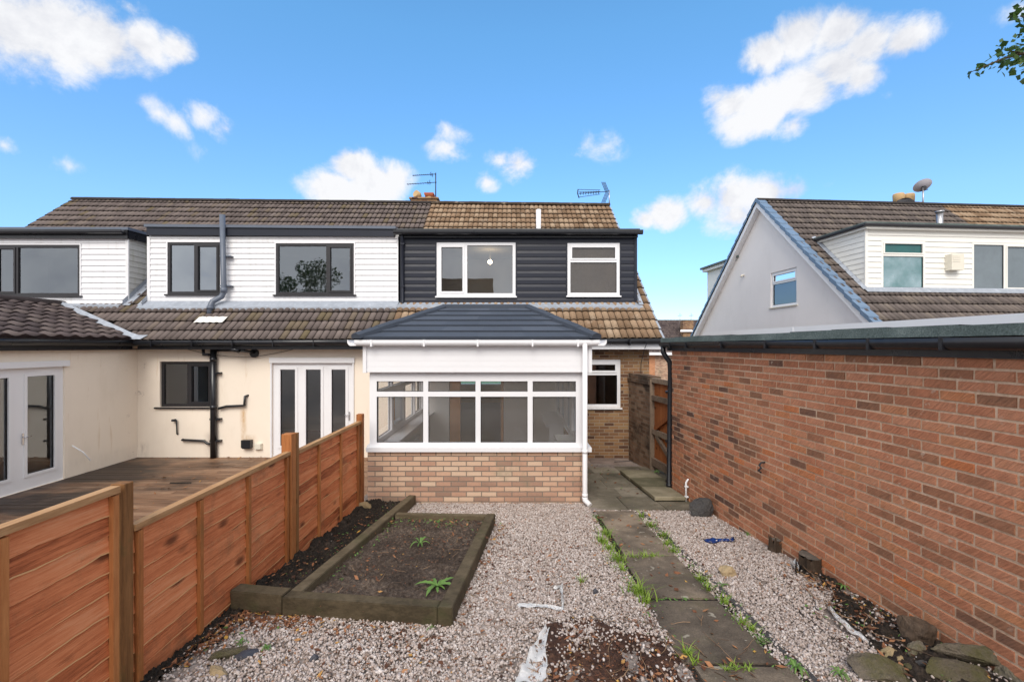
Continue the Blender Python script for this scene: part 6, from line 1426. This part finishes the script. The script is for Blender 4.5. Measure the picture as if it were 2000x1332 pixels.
tuft('grass tuft by the edging at the second slab joint', 1418, 1182, .08, 30, .025); tuft('grass tuft by the edging beside the third path slab, farther one', 1447, 1220, .07, 30, .025)
tuft('grass tuft by the edging beside the third path slab, middle one', 1468, 1234, .07, 30, .025); tuft('rounded low weed by the edging beside the third path slab', 1490, 1256, .05, 40, .03, 'weed')
tuft('yellow green tuft where mulch meets the third path slab', 1341, 1282, .08, 34, .025); tuft('small sprig of grass at the front left of the third slab', 1357, 1300, .06, 14, .015)
for px in (1418, 1440, 1462): tuft('weed growing in the joint below the third path slab', px, 1314, .05, 26, .02, 'grass')
def rosette(label, px, py, R0, n, zo, up=.25, cat='weed', name='dandelion'):
    x, y = og(px, py); b = BM(); L = rl(b)
    for k in range(n):
        a = 2 * pi * k / n + random.uniform(-.25, .25); o = Vector((cos(a), sin(a), 0)); s = Vector((-o.y, o.x, 0)); LL = R0 * random.uniform(.5, 1.2); rv = random.random(); prev = None; m = 9; bend = random.uniform(-.35, .35); up_ = up * random.uniform(.5, 1.5)
        for i in range(m + 1):
            t = i / m; wd = LL * .095 * (.25 + sin(pi * min(1, t * .95 + .05)) * (.65 + .45 * (i % 2))) * (1 if t < .98 else .1)
            c = Vector((x, y, gz(y) + zo)) + (o + s * bend * t) * LL * t + Vector((0, 0, LL * (up_ * 2 * t - up_ * 2.0 * t * t)))
            cur = (b.verts.new(c - s * wd + Vector((0, 0, wd * .3))), b.verts.new(c), b.verts.new(c + s * wd + Vector((0, 0, wd * .3))))
            if prev:
                for q in (0, 1): b.faces.new((prev[q], prev[q + 1], cur[q + 1], cur[q]))[L] = rv
            prev = cur
    return tag(obj(name, b, M['weed'], loc=(x, y, gz(y) + zo), recalc=False), label, cat)
rosette('large dandelion rosette in the near right corner of the raised bed', 853, 1166, .17, 10, .09, .3)
rosette('small upright dandelion in the middle of the raised bed', 821, 1080, .11, 7, .09, .8)
rosette('tiny seedling against the long sleeper in the raised bed', 612, 1160, .045, 6, .10, .6, name='seedling')
rosette('tiny seedling in the bare soil left of the bed centre', 668, 1150, .03, 5, .085, .5, name='seedling')
rosette('little green sprout at the foot of the front sleeper', 842, 1230, .05, 5, .01, 1.0, name='seedling')
rosette('round green weed on the gravel right of the path', 1412, 1146, .05, 9, .015, .4, name='weed')
rosette('low clover weed in the gravel near the garage wall', 1462, 1046, .06, 11, .01, .4, name='weed')
rosette('leafy weed between edging and gravel near the bottom of the path', 1553, 1312, .075, 16, .02, .7, name='weed')
rosette('leafy weed at the foot of the mossy slabs near the path', 1640, 1326, .06, 12, .02, .8, name='weed')
rosette('small weed in the leaf litter by the near fence panel', 470, 1262, .05, 9, .02, .8, name='weed')
rosette('small moss green weed at the bottom right of the slate shard', 520, 1270, .045, 12, .02, .5, name='weed')
rosette('weed at the wall foot beyond the rotten stump', 1648, 1154, .06, 10, .03, .9, name='weed')
rosette('broad leaved weed beside the step slabs and gate', 1283, 928, .11, 9, .05, .8, name='weed')

# ------------------------------------------------------------------ trees
def tree(label, x, y, z, h, blobs, n, leaf, limbs):
    t = thing('tree', label, 'tree', (x, y, z)); b = BM(); top = Vector((x, y, z + h))
    tube(b, [(x, y, z), (x + .05, y, z + h * .3), (x - .03, y + .05, z + h * .6), top], [.19, .15, .11, .05], 12)
    for l in limbs: tube(b, l[0], l[1], 7)
    obj('trunk', b, M['bark'], t)
    v, f, rr_ = leaf_cloud(n, blobs, leaf); np_mesh('crown', v, f, rr_, M['treeleaf'], parent=t)
    return t
bd_ = 4.2; P = lambda px, py, d=bd_: Vector((X(px, d), d, Z(py, d)))
bl = [(*P(1985, 118), .13), (*P(1950, 122), .11), (*P(1925, 128), .09), (*P(1905, 138), .06), (*P(1960, 98), .09), (*P(2010, 90), .16), (*P(2000, 55), .07), (*P(1992, 30), .09), (*P(2030, 20), .2), (*P(2060, 110), .25), (*P(2120, 60), .35), (*P(2180, 90), .4), (*P(2240, 40), .4)]
bl2 = [(7.1 + RNG.uniform(-1.1, 1.3), 4.2 + RNG.uniform(-1.4, 1.6), 5.8 + RNG.uniform(-1.0, 1.6), RNG.uniform(.4, .75)) for _ in range(22)]
bl2 = [q for q in bl2 if (q[0] - q[3]) / max(.5, q[1] + q[3]) > 1.22]
tr_ = tree('leafy tree whose branch hangs into the top right corner of the sky', 7.3, 4.4, -.7, 6.6, bl2, 5200, .085,
     [([(7.3, 4.4, 3.6), (6.2, 4.3, 4.6), P(2110, 75), P(2020, 100), P(1960, 115), P(1895, 142)], [.07, .045, .028, .016, .010, .003]), ([P(2110, 75), P(2040, 45), P(1992, 32)], [.02, .012, .004]),
      ([P(2000, 105), P(1960, 98)], [.008, .003]), ([(7.3, 4.4, 4.2), (8.0, 4.8, 5.6)], [.06, .02]), ([(7.3, 4.4, 4.6), (7.0, 3.5, 6.0)], [.06, .02]), ([(7.3, 4.4, 4.4), (6.9, 5.3, 5.9)], [.06, .02])])
v, f, rr_ = leaf_cloud(1500, bl, .060, .8); np_mesh('branch_leaves', v, f, rr_, M['treeleaf'], parent=tr_)
bl3 = [(-13.4 + RNG.normal(0, 1.0), -8 + RNG.normal(0, 1.0), 5.6 + RNG.normal(0, 1.3), RNG.uniform(.5, .9)) for _ in range(26)]
tree('round leafy tree behind the viewer, mirrored in the widest black dormer window', -13.4, -8.0, -.7, 6.5, bl3, 9000, .14, [([(-13.4, -8, 3), (-12.4, -8.3, 5.5)], [.08, .03]), ([(-13.4, -8, 3.3), (-14.5, -7.6, 5.8)], [.08, .03]), ([(-13.4, -8, 3.6), (-13.2, -7, 6.2)], [.08, .03])])
BH = thing('house', 'brown roofed house behind the viewer, mirrored in the wide white dormer window', 'house', (-7, -18, -.7))
b = BM(); tile_roof(b, (-1.7, -14, 5.2), (-12, -14, 5.2), (-1.7, -18, 8.3), (-12, -18, 8.3), .3, .345, .03, .03, None, 2); obj('roof', b, M['tile_dark'], BH, recalc=False)
b = BM(); flat(b, [(-1.7, -18, 8.3), (-12, -18, 8.3), (-12, -22, 5.2), (-1.7, -22, 5.2)]); obj('rear_slope', b, M['tile_dark'], BH)
b = BM(); wbox(b, -11.8, -1.9, -21.7, -14.3, -.75, 5.15); flat(b, [(-1.9, -14.3, 5.15), (-1.9, -18, 8.0), (-1.9, -21.7, 5.15)]); flat(b, [(-11.8, -14.3, 5.15), (-11.8, -18, 8.0), (-11.8, -21.7, 5.15)]); obj('wall', b, M['brick_brown'], BH)
b = BM()
for k in range(60): wbox(b, -9 + k * .2, -9 + k * .2 + .19, -5.03, -5.0, -.7, 1.95 + random.uniform(-.01, .01))
tag(obj('garden_fence', b, M['greywood'], loc=(-3, -5, -.7)), 'tall close boarded fence behind the viewer across the garden end', 'fence')
